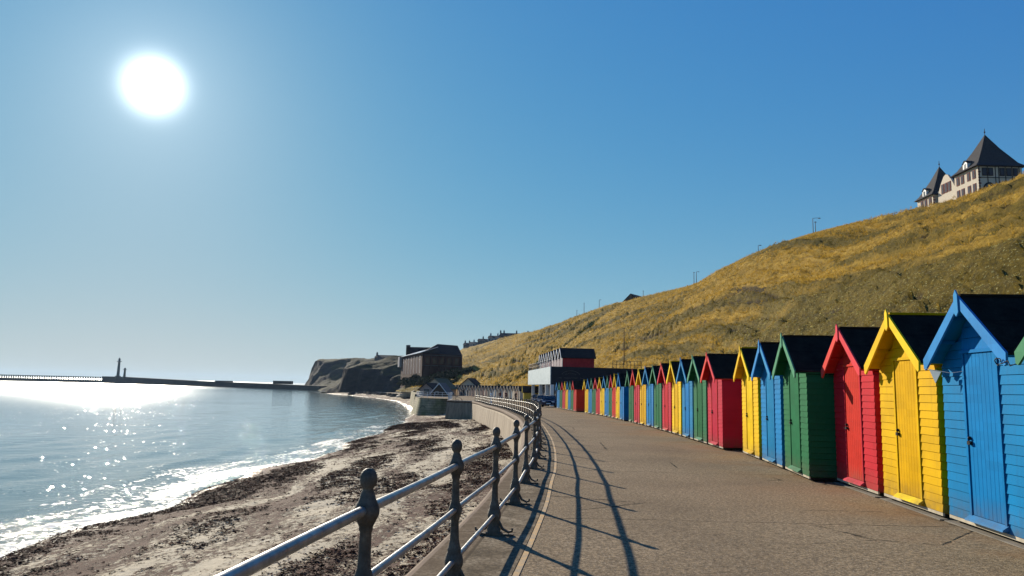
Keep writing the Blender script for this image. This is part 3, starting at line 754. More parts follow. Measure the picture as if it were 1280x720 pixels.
# far curve of huts
line = cr([(2.6,148,0),(0,160,0),(-5,176,0),(-11,193,0),(-18,212,0)], 10); cl = [0]
for i in range(1, len(line)): cl.append(cl[-1]+(line[i]-line[i-1]).length)
ccn = [0, 0, 0, 0]
for i in range(26):
    s = .2+i*2.55
    if s+2 > cl[-1]: break
    a = Vector([interp(s, cl, [p[k] for p in line]) for k in range(3)]); b = Vector([interp(s+2.0, cl, [p[k] for p in line]) for k in range(3)])
    ang = math.atan2(a.y-b.y, a.x-b.x); m = (a+b)/2
    j = [0,0,1,0,2,0,1,2,0,2,2,0,1,1,0,0,1,0,2,0,0,1,0,0,1,0][i]
    ex = 2.0
    if i == 0:
        yq = at(654.5, 490, 124.5); gabled('beach_hut', (yq.x, 124.9, gz(124.9)), R(-90)+R(2), 1.9, 2.9, 1.75, 2.6, OLIVE, DKROOF, 'yellow hut with its long olive side in shade, beside the white columned shop front', 'beach hut', ov=.2, trim=OLIVE, base=0, door=(0, .7, 1.7, OLIVE), group='distant pale huts on the curve')
        continue
    ccn[j] += 1
    gabled('beach_hut', (m.x, m.y, gz(m.y)), ang, 1.95, 2.2, 1.8, 2.7, CREAM[j], DKROOF, f'{ORDW[ccn[j]-1] if ccn[j]<10 else str(ccn[j])+"th nearest"} {cname[j]} little hut of the distant curved row under the slope', 'beach hut', ov=.12, trim=CREAM[0], base=0, door=(0, .7, 1.75, DDOOR if i % 3 else CREAM[0]), group='distant pale huts on the curve', thick=.06)

# black and white terrace building (Y from 98)
NAVY = simple('navy_black_boards', (.008, .011, .022), .55, .3, spec=.3)
def panel():
    k = N('pale_blue_render'); v = k.obj(); c = k.ramp(k.noise(v, 1.6, 6, .7), [(.35, (.16, .24, .28)), (.65, (.29, .38, .42))]); k.base(c); k.rough(.7); return k.m
PALEB = panel()
A = at(689, 470, 99).xy; Bf = at(661, 470, 127).xy; Cb = Vector((18, 101.5)); Db = Vector((15, 130)); g0 = gz(100)
zt, zb = at(689, 458, 99).z, at(689, 480.5, 99).z
tb = thing('shop_building', (A.x, A.y, 0), 0, 'two storey seafront building, black shaded side with faint arched emblem and pale upper front', 'building')
def rel(p, z): return (p.x-A.x, p.y-A.y, z)
b = MB(); b.hexa([rel(A, zb), rel(Cb, zb), rel(Db, zb), rel(Bf, zb)], [rel(A, zt), rel(Cb, zt), rel(Db, zt), rel(Bf, zt)]); b.build('upper_storey', NAVY, tb)
dn = (Bf-A).normalized(); nn = Vector((-dn.y, dn.x)); back = A-nn*1.2; backB = Bf-nn*1.2; backG = back.lerp(backB, .80)
b = MB(); b.hexa([rel(A+nn*.12, zb+.02), rel(A+nn*.003, zb+.02), rel(Bf+nn*.003, zb+.02), rel(Bf+nn*.12, zb+.02)], [rel(A+nn*.12, zt-.02), rel(A+nn*.003, zt-.02), rel(Bf+nn*.003, zt-.02), rel(Bf+nn*.12, zt-.02)]); b.build('front_panel', PALEB, tb)
b = MB(); b.hexa([rel(back, g0-.3), rel(Cb-nn*0+Vector((-.3, .3)), g0-.3), rel(Db, g0-.3), rel(backG, g0-.3)], [rel(back, zb-.01), rel(Cb+Vector((-.3, .3)), zb-.01), rel(Db, zb-.01), rel(backG, zb-.01)]); b.build('ground_floor', simple('shop_wall', (.04, .045, .06), .6), tb)
for i in range(12):
    if i not in (0, 2, 5, 9): continue
    p = A.lerp(Bf, (i+.1)/11.4)-nn*.15; b = MB(); b.box(p.x-A.x-.24, p.x-A.x+.24, p.y-A.y-.24, p.y-A.y+.24, g0-.2, zb-.01); b.build('column', WHITE, tb)
for i in range(5):
    p0 = back.lerp(backB, (i*2+.5)/14)+nn*.03; p1 = back.lerp(backB, (i*2+1.7)/14)+nn*.03
    b = MB(); b.hexa([rel(p0+nn*.05, g0), rel(p0, g0), rel(p1, g0), rel(p1+nn*.05, g0)], [rel(p0+nn*.05, zb-.4), rel(p0, zb-.4), rel(p1, zb-.4), rel(p1+nn*.05, zb-.4)]); b.build('shop_window', simple('shop_window_dark', (.03, .04, .07), .3), tb)
# faint arched emblem with two lines of worn lettering on the black side
dn2 = (Cb-A).normalized(); EMB = simple('worn_lettering', (.12, .12, .115), .7, .3)
mb = MB(); zc = (zt+zb)/2
def onw(s, z, o=.03): q = A+dn2*s+Vector((dn2.y, -dn2.x))*o; return rel(q, z)
arc = [onw(2.7+1.35*math.cos(a), zc-.1+.78*math.sin(a)) for a in lin(R(158), R(22), 16)]; mb.tube(arc, .025, 4)
for sx in (-1, 1): mb.tube([onw(2.7+sx*1.3, zc-.35), onw(2.7+sx*1.8, zc-.28), onw(2.7+sx*1.3, zc-.22)], .02, 4)
for row, (zz, n, wd) in enumerate(((zc+.16, 9, .17), (zc-.28, 12, .16))):
    for i in range(n):
        x = 2.7+(i-(n-1)/2)*wd; zz2 = zz+(.18*(1-((i-(n-1)/2)/(n/2))**2) if row == 0 else 0)
        mb.tube([onw(x-.04, zz2-.09), onw(x-.04, zz2+.09)], .015, 4); mb.tube([onw(x-.04, zz2+.09*random.choice((-1,0,1))), onw(x+.05, zz2+.08*random.choice((-1,0,1)))], .015, 4)
mb.build('emblem', EMB, tb)
b = MB(); b.box(3.7, 5.9, -.03, .0, zb+.25, zb+.31); o = b.build('sign_strip', EMB, tb); 
# terrace railing
def tp(p, z): return (p.x, p.y, z)
fence([tp(Bf+nn*.0, zt), tp(A+nn*.0, zt)], 1.0, 0, GREYW, 'grey railing along the sea edge of the roof terrace', 'railing', gap=1.0, rr=.025, rails=2)
fence([tp(A+Vector((8.3, .9)), zt), tp(Cb-Vector((.1,-.1)), zt)], 1.0, 0, IRON, 'black railing on the shaded roof edge behind the red and white chalets', 'railing', gap=.5, rr=.03, rails=2)
# striped chalets on the terrace
def stripes():
    k = N('red_white_stripes'); v = k.obj(); sep = k.n('ShaderNodeSeparateXYZ'); k.l(v, sep.inputs[0])
    m = k.math('GREATER_THAN', k.math('FRACT', k.math('MULTIPLY', sep.outputs[0], 1.9)), .5)
    k.base(k.mix(m, (.45, .03, .03), (.75, .72, .68))); k.rough(.6); return k.m
STR = stripes(); REDW = simple('dark_red_boards', (.42, .03, .035), .6)
chd = 4.3
for i in range(9):
    p = A.lerp(Bf, (.7+i*2.92+1.15)/28.6)-nn*1.6
    ang = math.atan2(-dn.y, -dn.x)
    t = gabled('chalet', (p.x, p.y, zt), ang, 2.3, chd, 1.35, 2.45, REDW, DKROOF, (['nearest', 'second', 'third', 'fourth', 'middle', 'fourth from the far end', 'third from the far end', 'second from the far end', 'farthest'][i]) + ' red and white striped chalet on the roof terrace', 'chalet', ov=.22, trim=WHITE, base=0, group='chalets on the roof terrace')
    b = MB()
    for q in range(4):
        x = -1.0+q*.66; b.box(x-.12, x+.12, -.05, -.004, 0, 1.4)
    b.build('white_board', WHITE, t)
    b = MB(); b.box(-.35, .35, -.03, -.003, 0, 1.3); b.build('door', REDW, t)

# hotel on the ridge
WSTONE = simple('cream_stucco', (.52, .46, .37), .8, .15); SLATE = simple('dark_slate', (.035, .033, .035), .8, .3, spec=.12)
DSLATE = SLATE; QUOIN = simple('brick_quoin', (.22, .085, .065), .8); FRAME = simple('dark_timber', (.035, .025, .025), .7)
PANEL_ = simple('sky_lit_glass', (.045, .052, .07), .7, .2, spec=.03)
P0 = at(1222, 206, 150); zE = P0.z; XH = P0.x
ht = thing('hotel', (XH, 150, zE-4), 0, 'large cream and brick hotel with two steep pointed towers on the cliff top', 'hotel')
def hb(x0, x1, y0, y1, z0, z1, nm, m): b = MB(); b.box(x0, x1, y0, y1, z0, z1); return b.build(nm, m, ht)
def win(x, y, z, w, h, face, par=None):
    f = MB(); p = MB()
    if face == 'L':
        f.box(x-.10, x-.003, y-w/2-.16, y+w/2+.16, z-.12, z+h+.12); p.box(x-.13, x-.102, y-w/2, y+w/2, z, z+h)
    else:
        f.box(x-w/2-.14, x+w/2+.14, y-.10, y-.003, z-.12, z+h+.12); p.box(x-w/2, x+w/2, y-.13, y-.102, z, z+h)
    fo = f.build('window', QUOIN if face == 'L' else FRAME, ht); p.build('pane', PANEL_, fo)
def tower(x0, y0, wx, wy, ze, H, dorm):
    hb(x0, x0+wx, y0, y0+wy, -6, ze, 'wall', WSTONE)
    b = MB(); c = (x0+wx/2, y0+wy/2)
    rings = [(1.22, -.55), (1.10, -.15), (.98, .35), (.0, H)]
    vs = [(x0-.7, y0-.7, ze-.35), (x0+wx+.7, y0-.7, ze-.35), (x0+wx+.7, y0+wy+.7, ze-.35), (x0-.7, y0+wy+.7, ze-.35)]
    def ring(f, z): return [(c[0]+sx*wx/2*f, c[1]+sy*wy/2*f, z) for sx, sy in ((-1,-1),(1,-1),(1,1),(-1,1))]
    V = ring(1.16, ze-.25)+ring(.92, ze+.75)+ring(.42, ze+H*.55)+[(c[0], c[1], ze+H)]
    F_ = [(3,2,1,0)]+[(i, (i+1) % 4, 4+(i+1) % 4, 4+i) for i in range(4)]+[(4+i, 4+(i+1) % 4, 8+(i+1) % 4, 8+i) for i in range(4)]+[(8+i, 8+(i+1) % 4, 12) for i in range(4)]
    b.add(V, F_); r_ = b.build('roof', SLATE, ht)
    b = MB(); b.tube([(c[0], c[1], ze+H-.1), (c[0], c[1], ze+H+1.3)], .06, 5); b.lathe([(0,0),(.16,.08),(.2,.2),(.12,.34),(0,.4)], (c[0], c[1], ze+H+.3), 6); b.build('finial', FRAME, r_)
    b = MB(); dy = y0+wy*.5; b.box(x0-.1, x0+1.5, dy-.75, dy+.75, ze+.1, ze+1.5); b.prism([(x0-.1, dy-.75, ze+1.5), (x0-.1, dy, ze+2.1), (x0-.1, dy+.75, ze+1.5)], (.5, 0, 0)); d_ = b.build('dormer', WHITE, ht)
    b = MB(); b.box(x0-.14, x0-.104, dy-.35, dy+.35, ze+.35, ze+1.35); b.build('pane', GLASS, d_)
    b = MB(); b.prism([(x0-.25, dy-.95, ze+1.45), (x0-.25, dy, ze+2.2), (x0-.25, dy+.95, ze+1.45), (x0-.25, dy, ze+2.0)], (2.2, 0, 0)); b.build('dormer_roof', SLATE, d_)
    for q in range(9):
        wq = .55 if q % 2 else .35
        hb(x0-.03, x0+wq, y0-.03, y0+.02, ze-.7-q*.62-.3, ze-.7-q*.62+.0, 'quoin', QUOIN)
zE0 = 4
tower(0, 0, 9.2, 8.2, zE0, at(1235, 168, 154).z-zE, 1)
for yy in (1.4, 3.2, 5.4, 7.0):
    win(0, yy, zE0-2.5, .7, 1.6, 'L'); win(0, yy, zE0-5.4, .7, 1.6, 'L')
for xx in (1.3, 2.6, 5.0, 6.4, 7.8): win(xx, 0, zE0-2.2, .75, 1.5, 'F')
hb(-.02, 9.2, -.09, -.004, zE0-.35, zE0-.28, 'beam', FRAME); hb(-.02, 9.2, -.09, -.004, zE0-2.75, zE0-2.62, 'beam', FRAME)
for xx in (0.2, 1.95, 3.6, 4.3, 5.7, 7.1, 8.6): hb(xx-.07, xx+.07, -.085, -.005, zE0-6, zE0-.36, 'beam', FRAME)
b = MB(); b.prism([(2.1+1.35*math.cos(a), -.14, zE0-5.6+1.9*math.sin(a)) for a in lin(0, PI, 12)], (0, .13, 0)); bf = b.build('arched_window', FRAME, ht)
b = MB(); b.prism([(2.1+1.1*math.cos(a), -.18, zE0-5.6+1.6*math.sin(a)) for a in lin(0, PI, 12)], (0, .035, 0)); b.build('pane', GLASS, bf)
P1_ = at(1166, 242, 167); zl = P1_.z-(zE-4)
tower(P1_.x-XH, 17, 7.6, 6.6, zl, at(1178, 208, 170.3).z-P1_.z, 1)
for yy in (18.2, 20, 21.6): win(P1_.x-XH, yy, zl-2.3, .7, 1.5, 'L'); win(P1_.x-XH, yy, zl-4.8, .7, 1.5, 'L')
# middle block with shaped gable facing the sea
hb(1.2, 9, 8.3, 16.9, -6, zl+.4, 'wall', WSTONE)
b = MB(); b.prism([(.7, 9.2, -5), (.7, 9.2, zl-.6), (.7, 10.6, zl+1.6), (.7, 11.8, zl+3.0), (.7, 12.6, zl+3.3), (.7, 13.4, zl+3.0), (.7, 14.6, zl+1.6), (.7, 15.9, zl-.6), (.7, 15.9, -5)], (.45, 0, 0)); b.build('gable', WSTONE, ht)
for yy in (11.3, 12.6, 13.9): win(.7, yy, zl-.8, .7, 2.0, 'L')
b = MB(); b.prism([(1.15, 9.0, zl+.45), (1.15, 12.6, zl+2.8), (1.15, 16.2, zl+.45)], (7, 0, 0)); b.build('roof', SLATE, ht)

# small dark roofed shelter on the ridge
CABW = simple('brown_boards', (.10, .07, .05), .8)
q = at(789, 377, 325)
gabled('shelter', (q.x, q.y, q.z-.2), R(-35), 7.2, 9.5, .4, 3.6, CABW, DKROOF, 'small dark pitched roof shelter alone on the skyline of the hill', 'shelter', ov=.7, base=-4, windows=((0, .6, .9, .9),))

# street lamps on the skyline
LAMPM = simple('lamp_column_grey', (.09, .10, .11), .5)
def lamp(px, ytop, ybot, Y, arm, label, r=.09):
    a = at(px, ybot+3, Y); z1 = at(px, ytop, Y).z; t = thing('street_lamp', a, 0, label, 'street lamp', 'street lamps along the cliff top'); H = z1-a.z
    b = MB(); b.tube([(0,0,-1),(0,0,H*.5),(0,0,H)], [r*1.3, r, r*.8], 6); b.build('post', LAMPM, t)
    if arm:
        b = MB(); b.tube([(0,0,H),(arm*.5,0,H+.12),(arm,0,H+.12)], r*.6, 5); ar = b.build('arm', LAMPM, t)
    b = MB(); x = arm or 0; b.hexa([(x-.28,-.14,H),(x+.32,-.14,H),(x+.32,.14,H),(x-.28,.14,H)], [(x-.2,-.1,H+.18),(x+.25,-.1,H+.18),(x+.25,.1,H+.18),(x-.2,.1,H+.18)]); b.build('lamp_head', LAMPM, t)
lamp(1016.5, 273, 288, 181, 1.6, 'tallest looking street lamp with arm on skyline, nearest the hotel')
lamp(1019.5, 278, 288, 190, 0, 'short lamp just right of and behind the armed street lamp')
lamp(948, 307, 316, 206, .6, 'skyline street lamp with short arm left of the tall armed one')
lamp(867.5, 341, 351, 270, 0, 'left one of the pair of thin skyline lamps', .11)
lamp(870.5, 340, 350, 278, .8, 'right one of the pair of thin skyline lamps', .11)
lamp(804, 364, 372, 315, 0, 'small thin lamp just right of the dark roofed shelter', .12)
lamp(749, 375, 385, 370, .7, 'thin lamp left of the dark roofed shelter', .13)
lamp(730, 379, 391, 390, 0, 'tall thin lamp, second one left of the dark roofed shelter', .14)
lamp(721, 388, 396, 405, 0, 'shortest leftmost lamp on the hill skyline', .14)
# brown pole on the slope above the huts
q = at(780, 458, 150); z1 = at(780, 411, 150).z
t = thing('pole', q, 0, 'tall thin rusty brown pole standing on the grass slope above the huts', 'pole'); b = MB(); b.tube([(0,0,-2),(0,0,z1-q.z)], [.11, .07], 6); b.build('shaft', simple('rusty_pole', (.12, .06, .035), .8), t)
b = MB(); b.box(-.12, .12, -.1, .1, z1-q.z, z1-q.z+.2); b.build('cap', DDOOR, t)

# town on the far ridge
TOWN = simple('blue_grey_terrace', (.06, .065, .075), .8, .3); TOWNL = simple('pale_terrace', (.32, .31, .30), .8, .2)
def terrace(px0, px1, ytop, ybot, Y, depth, label, wm, rm, chim, nwin=8, name='terraced_houses', hip=.35):
    a = at(px0, ybot, Y); b_ = at(px1, ybot, Y); zt_ = at((px0+px1)/2, ytop, Y).z; z0 = min(a.z, b_.z)
    t = thing(name, (a.x, Y, z0), 0, label, 'building'); W_ = b_.x-a.x; H = zt_-z0; e = H*(1-hip)
    b = MB(); b.box(0, W_, 0, depth, -4, e); b.build('wall', wm, t)
    b = MB(); b.hexa([(-.4,-.4,e),(W_+.4,-.4,e),(W_+.4,depth+.4,e),(-.4,depth+.4,e)], [(W_*.03,depth*.45,H),(W_*.97,depth*.45,H),(W_*.97,depth*.55,H),(W_*.03,depth*.55,H)]); r_ = b.build('roof', rm, t)
    for c_ in chim:
        x = W_*c_; b = MB(); b.box(x-.6, x+.6, depth*.4, depth*.6, H-1, H+1.7); b.box(x-.45, x-.1, depth*.45, depth*.55, H+1.7, H+2.4); b.box(x+.1, x+.45, depth*.45, depth*.55, H+1.7, H+2.4); b.build('chimney', wm, r_)
    for i in range(nwin):
        x = W_*(i+.5)/nwin; f = MB(); f.box(x-.5, x+.5, -.06, -.003, e*.35, e*.8); f.build('window', GLASS, t)
    return t
terrace(624, 672, 416, 427, 612, 14, 'long dark terrace of cliff top houses with chimneys, at the head of the slope', TOWN, SLATE, (.03, .12, .45, .75), 12)
terrace(610, 625, 419, 428, 640, 14, 'pale stepped house directly left of the long dark terrace', TOWNL, SLATE, (.2, .8), 4, 'house')
terrace(597, 610, 423, 431, 680, 12, 'grey house lower down the ridge left of the pale stepped house', TOWN, SLATE, (.5,), 4, 'house')
terrace(587, 597, 427, 434, 700, 12, 'small pale house left of the grey ridge house', TOWNL, SLATE, (.5,), 3, 'house')
terrace(579, 588, 428, 436, 740, 14, 'leftmost block with paired chimneys, just right of the red brick pavilion', TOWN, SLATE, (.2, .8), 3, 'house')
terrace(468, 495, 443.5, 450, 640, 14, 'long low blue grey building on top of the headland', TOWN, SLATE, (.05,), 8, 'house', .5)

# red brick pavilion on the cliff side
BRICK = simple('dark_red_brick', (.045, .012, .010), .85, .3, .8); GLROOF = simple('pale_glazed_roof', (.55, .55, .58), .22, .1, spec=.7); DBLUE = simple('blue_black_roof', (.012, .015, .024), .9, spec=.05)
pA = at(528, 441, 330); pB = at(578, 446, 338); Dp = at(502, 445, 392); pC = Vector((pB.x-18, 400, pA.z))
ze = pA.z; pv = thing('pavilion', (pA.x, 330, ze-12), 0, 'big dark red brick pavilion with tall windows and pale glass roof below the town', 'pavilion')
def pr(p, z): return (p.x-pA.x, p.y-330, z-(ze-12))
b = MB(); b.hexa([pr(pA, 0), pr(pB, 0), pr(pC, 0), pr(Dp, 0)], [pr(pA, ze), pr(pB, ze-.6), pr(pC, ze), pr(Dp, ze)]); b.build('wall', BRICK, pv)
r1 = at(547, 430, 338); r2 = at(572, 432, 342)
b = MB(); b.hexa([pr(pA, ze+.02), pr(pB, ze-.5), pr(pC, ze), pr(Vector((pA.x-4, 345, 0)), ze)], [pr(r1, r1.z), pr(r2, r2.z), pr(Vector((r2.x-6, 380, 0)), r2.z), pr(Vector((r1.x-6, 380, 0)), r1.z)]); b.build('roof', DBLUE, pv)
dl = (Vector((Dp.x, Dp.y, 0))-Vector((pA.x, 330, 0))); nl = Vector((-dl.y, dl.x, 0)).normalized(); a0 = Vector((pA.x, 330, 0))
def lp(t_, o_, z): v = a0+dl*t_+nl*o_; return pr(v, z)
for i in range(7):
    t0 = .06+i*.13; t1 = t0+.055; b = MB()
    b.hexa([lp(t0,.05,ze-9), lp(t0,.005,ze-9), lp(t1,.005,ze-9), lp(t1,.05,ze-9)], [lp(t0,.05,ze-1), lp(t0,.005,ze-1), lp(t1,.005,ze-1), lp(t1,.05,ze-1)]); b.build('window', simple('pavilion_window', (.18, .13, .12), .4), pv)
b = MB(); b.hexa([lp(0,.8,ze+.05), lp(0,-7,ze+2.7), lp(1,-7,ze+2.7), lp(1,.8,ze+.05)], [lp(0,.8,ze+.25), lp(0,-7,ze+2.9), lp(1,-7,ze+2.9), lp(1,.8,ze+.25)]); b.build('glass_roof', GLROOF, pv)
b = MB(); b.hexa([lp(.98,1.2,ze-5), lp(.98,-3,ze-5), lp(1.07,-3,ze-5), lp(1.07,1.2,ze-5)], [lp(.98,1.2,ze+.3), lp(.98,-3,ze+.3), lp(1.07,-3,ze+.3), lp(1.07,1.2,ze+.3)]); b.build('stair_block', TOWNL, pv)
dr = Vector((pB.x-pA.x, pB.y-330, 0)); nr = Vector((dr.y, -dr.x, 0)).normalized()
def rp(t_, o_, z): return pr(a0+dr*t_+nr*o_, z)
for t0, t1, z0, z1, nm, mt in [(x, x+.03, ze-14, ze-.9, 'brick_pier', BRICK) for x in (.02, .2, .38, .56, .74, .94)]+[(.0, .99, ze-1.0, ze-.75, 'cornice', TOWN), (.0, .99, ze-5.6, ze-5.35, 'cornice', TOWN)]+[(x, x+.07, ze-4.6, ze-2, 'window', GLASS) for x in (.09, .27, .45, .63, .82)]:
    o0, o1 = (.004, .35) if nm != 'window' else (.004, .08)
    b = MB(); b.hexa([rp(t0,o1,z0), rp(t1,o1,z0), rp(t1,o0,z0), rp(t0,o0,z0)], [rp(t0,o1,z1), rp(t1,o1,z1), rp(t1,o0,z1), rp(t0,o0,z1)]); b.build(nm, mt, pv)
q = at(510, 436, 392)
b = MB(); b.box(q.x-pA.x-1, q.x-pA.x+16, q.y-330, q.y-330+9, 10, q.z-(ze-12)+1); b.box(q.x-pA.x-1, q.x-pA.x+1, q.y-330, q.y-330+2, 10, q.z-(ze-12)+2.0); b.build('rear_block', DBLUE, pv)

# cottages and kiosks by the bastion
gabled('kiosk', (*at(549, 495, 172).xy, gz(170)), R(-12), 3.6, 4.5, .9, 3.0, CABW, simple('weathered_grey_roof', (.16,.15,.14), .8), 'grey roofed kiosk with white bargeboards behind the white railing', 'kiosk', ov=.4, trim=WHITE, windows=((-.6, .5, .6, .6),), base=0)
gabled('kiosk', (*at(533, 495, 180).xy, gz(180)), R(-20), 3.8, 5, 1.6, 3.0, simple('pink_render', (.42,.3,.26), .8), DKROOF, 'pinkish walled dark roofed kiosk, left of the grey roofed kiosk', 'kiosk', ov=.4, trim=DKROOF, windows=((0, .6, 1.2, .9),), base=0)
gabled('cafe', (*at(543, 492, 196).xy, gz(190)), R(-20), 6.0, 7, 2.0, 4.3, CREAM[0], simple('mossy_roof', (.14,.13,.075), .9), 'mossy roofed low cafe rising behind the two kiosks', 'cafe', ov=.5, base=0)
gabled('cottage', (*at(585, 488, 236).xy, gz(220)), R(-20), 5.4, 5, 2.8, 5.0, CREAM[0], DKROOF, 'half timbered gabled cottage at the foot of the golden slope', 'cottage', ov=.4, trim=FRAME, windows=((-1.5, 1.0, 1.2, 1.2), (1.5, 1.0, 1.0, 1.2)), base=0)
# slipway slab on the far beach
mb = MB(); s0 = at(497, 498, 330); s1 = at(532, 487, 300)
mb.tube([(s0.x, s0.y, -3.6), (s1.x, s1.y, -.4)], [.8, 2.2], 6); o = mb.build('groyne', STONE_P); tag(o, 'dark sloping groyne of stones running down beach beneath the pavilion', 'groyne')

ROCK = simple('shore_rock', (.05, .042, .036), .95, .4, .3, spec=.05)
mb = MB(); rs = random.Random(3)
for i in range(170):
    t_ = rs.random(); px_ = Vector((-33, 330)).lerp(Vector((-80, 432)), t_); x = px_.x-4+rs.gauss(0, 3.0); y = px_.y-5+rs.gauss(0, 3.0); r0 = rs.uniform(.5, 2.2)
    vs = []; ring = 6
    for a_ in range(3):
        for b_ in range(ring):
            th = 2*PI*b_/ring; rr = r0*(1.1, .95, .45)[a_]*rs.uniform(.7, 1.25); vs.append((x+rr*math.cos(th), y+rr*math.sin(th), -4.6+(-.6, .45, 1.0)[a_]*r0))
    mb.add(vs, [(a_*ring+b_, a_*ring+(b_+1) % ring, (a_+1)*ring+(b_+1) % ring, (a_+1)*ring+b_) for a_ in range(2) for b_ in range(ring)]+[tuple(range(2*ring, 3*ring))])
tag(mb.build('rocks', ROCK), 'tumbled dark boulders along the foot of the headland cliffs', 'rocks', kind='stuff')
def leafcloud(cs, n, sz, zs=1.0):
    V_ = []
    for (cx, cy, cz, rr) in cs:
        d_ = rng.normal(0, 1, (n, 3)); d_ /= np.linalg.norm(d_, axis=1)[:, None]; d_ *= (rng.uniform(.55, 1.08, n)*rr)[:, None]; d_[:, 2] = np.abs(d_[:, 2])*zs
        c_ = d_+np.array([cx, cy, cz]); V_.append(np.stack([c_+rng.normal(0, 1, (n, 3))*sz for _ in range(3)], 1))
    return np.concatenate(V_).reshape(-1, 3)
cs = []
for (px, py, Y, rr) in [(531,474,305,3.5),(541,472,300,4),(551,470,300,4.5),(561,468,300,4.5),(571,466,302,4.5),(580,465,305,4),(588,462,312,3),(545,479,285,3),(560,477,280,3.5),(573,474,285,3),(524,476,310,3),(516,478,320,3),(507,474,335,3.5),(520,470,322,3.2)]:
    q = at(px, py+3, Y); cs.append((q.x, q.y, q.z-1.5, rr))
Vv = leafcloud(cs, 700, .35, .9)
SCRUB = simple('dark_scrub_leaves', (.028, .036, .014), .9, .5, .3, spec=.05)
V_ = Vv; F_ = np.arange(len(V_)).reshape(-1, 3)
me_ = bpy.data.meshes.new('scrub'); me_.from_pydata(V_.tolist(), [], F_.tolist()); me_.materials.append(SCRUB); tag(link('scrub', me_), 'dark green scrub spilling down beneath the brick pavilion', 'bushes', kind='stuff')
# ------------------------------------------------------------------ people
def person(loc, rz, pose, top, leg, label):
    sk = {'pel': (0,0,.95), 'ch': (0,0,1.28), 'nk': (0,.01,1.48), 'hd': (0,-.01,1.62), 'ht': (0,0,1.72),
          'hl': (.09,0,.9), 'kl': (.10,-.05+pose*.12,.5), 'al': (.10,.02+pose*.3,.08), 'tl': (.10,-.12+pose*.3,.03),
          'hr': (-.09,0,.9), 'kr': (-.10,-.05-pose*.12,.5), 'ar': (-.10,.02-pose*.3,.08), 'tr': (-.10,-.12-pose*.3,.03),
          'sl': (.18,0,1.42), 'el': (.23,.03-pose*.1,1.15), 'wl': (.22,-.05-pose*.18,.92), 'sr': (-.18,0,1.42), 'er': (-.23,.03+pose*.1,1.15), 'wr': (-.22,-.05+pose*.18,.92)}
    rad = {'pel':.14,'ch':.15,'nk':.06,'hd':.10,'ht':.06,'hl':.09,'kl':.06,'al':.045,'tl':.035,'hr':.09,'kr':.06,'ar':.045,'tr':.035,'sl':.06,'el':.045,'wl':.035,'sr':.06,'er':.045,'wr':.035}
    E_ = [('pel','ch'),('ch','nk'),('nk','hd'),('hd','ht'),('pel','hl'),('hl','kl'),('kl','al'),('al','tl'),('pel','hr'),('hr','kr'),('kr','ar'),('ar','tr'),('ch','sl'),('sl','el'),('el','wl'),('ch','sr'),('sr','er'),('er','wr')]
    ks = list(sk); me = bpy.data.meshes.new('p'); me.from_pydata([sk[k] for k in ks], [(ks.index(a), ks.index(b)) for a, b in E_], [])
    o = bpy.data.objects.new('p', me); COL.objects.link(o)
    md = o.modifiers.new('s', 'SKIN'); 
    for i, k in enumerate(ks): me.skin_vertices[0].data[i].radius = (rad[k], rad[k]*.85)
    me.skin_vertices[0].data[0].use_root = True
    o.modifiers.new('d', 'SUBSURF').levels = 1; o.modifiers['d'].render_levels = 1
    dg = bpy.context.evaluated_depsgraph_get(); em = bpy.data.meshes.new_from_object(o.evaluated_get(dg)); bpy.data.objects.remove(o)
    em.materials.clear()
    for m in (top, leg, SKIN, HAIR): em.materials.append(m)
    for p in em.polygons:
        z = p.center.z; p.use_smooth = True
        p.material_index = 3 if z > 1.66 or (z > 1.58 and p.center.y > .02) else (2 if z > 1.5 else (0 if z > .93 else 1))
    r = link('person', em); r.location = loc; r.rotation_euler = (0, 0, rz); tag(r, label, 'person', 'people walking on the distant promenade'); return r
SKIN = simple('skin', (.45, .28, .2), .6, .05); HAIR = simple('hair', (.04, .025, .015), .7)
DK = simple('dark_cloth', (.02, .02, .025), .9); RD = simple('maroon_cloth', (.12, .03, .03), .9); BL = simple('navy_cloth', (.02, .03, .07), .9)
def ppl(px, Y, rz, pose, top, leg, label):
    q = at(px, 500, Y); person((q.x, Y, gz(Y)), rz, pose, top, leg, label)
ppl(644.8, 128, .3, .6, DK, DK, 'person in black walking in front of the olive yellow hut')
ppl(632.4, 138, 2.8, .4, RD, DK, 'person in maroon top left of the olive yellow hut')
ppl(625, 134, .2, -.5, RD, BL, 'person in dark red beside a second figure left of the maroon one')
ppl(584, 190, .1, .5, DK, DK, 'small dark walker above the beach ramp')
ppl(578.5, 196, .1, -.5, DK, BL, 'smallest dark walker, left of the other walker above the beach ramp')
# white post by the rail
q = at(614, 503, 103); mb = MB(); mb.lathe([(0,0),(.16,0),(.16,.08),(.11,.12),(.11,1.25),(.14,1.3),(.14,1.4),(.09,1.5),(0,1.53)], n=12)
o = mb.build('bollard', WHITE); o.location = (railX(103)+.55, 103, gz(103)); tag(o, 'white post standing beside the railing on the bend of the sea wall', 'bollard')

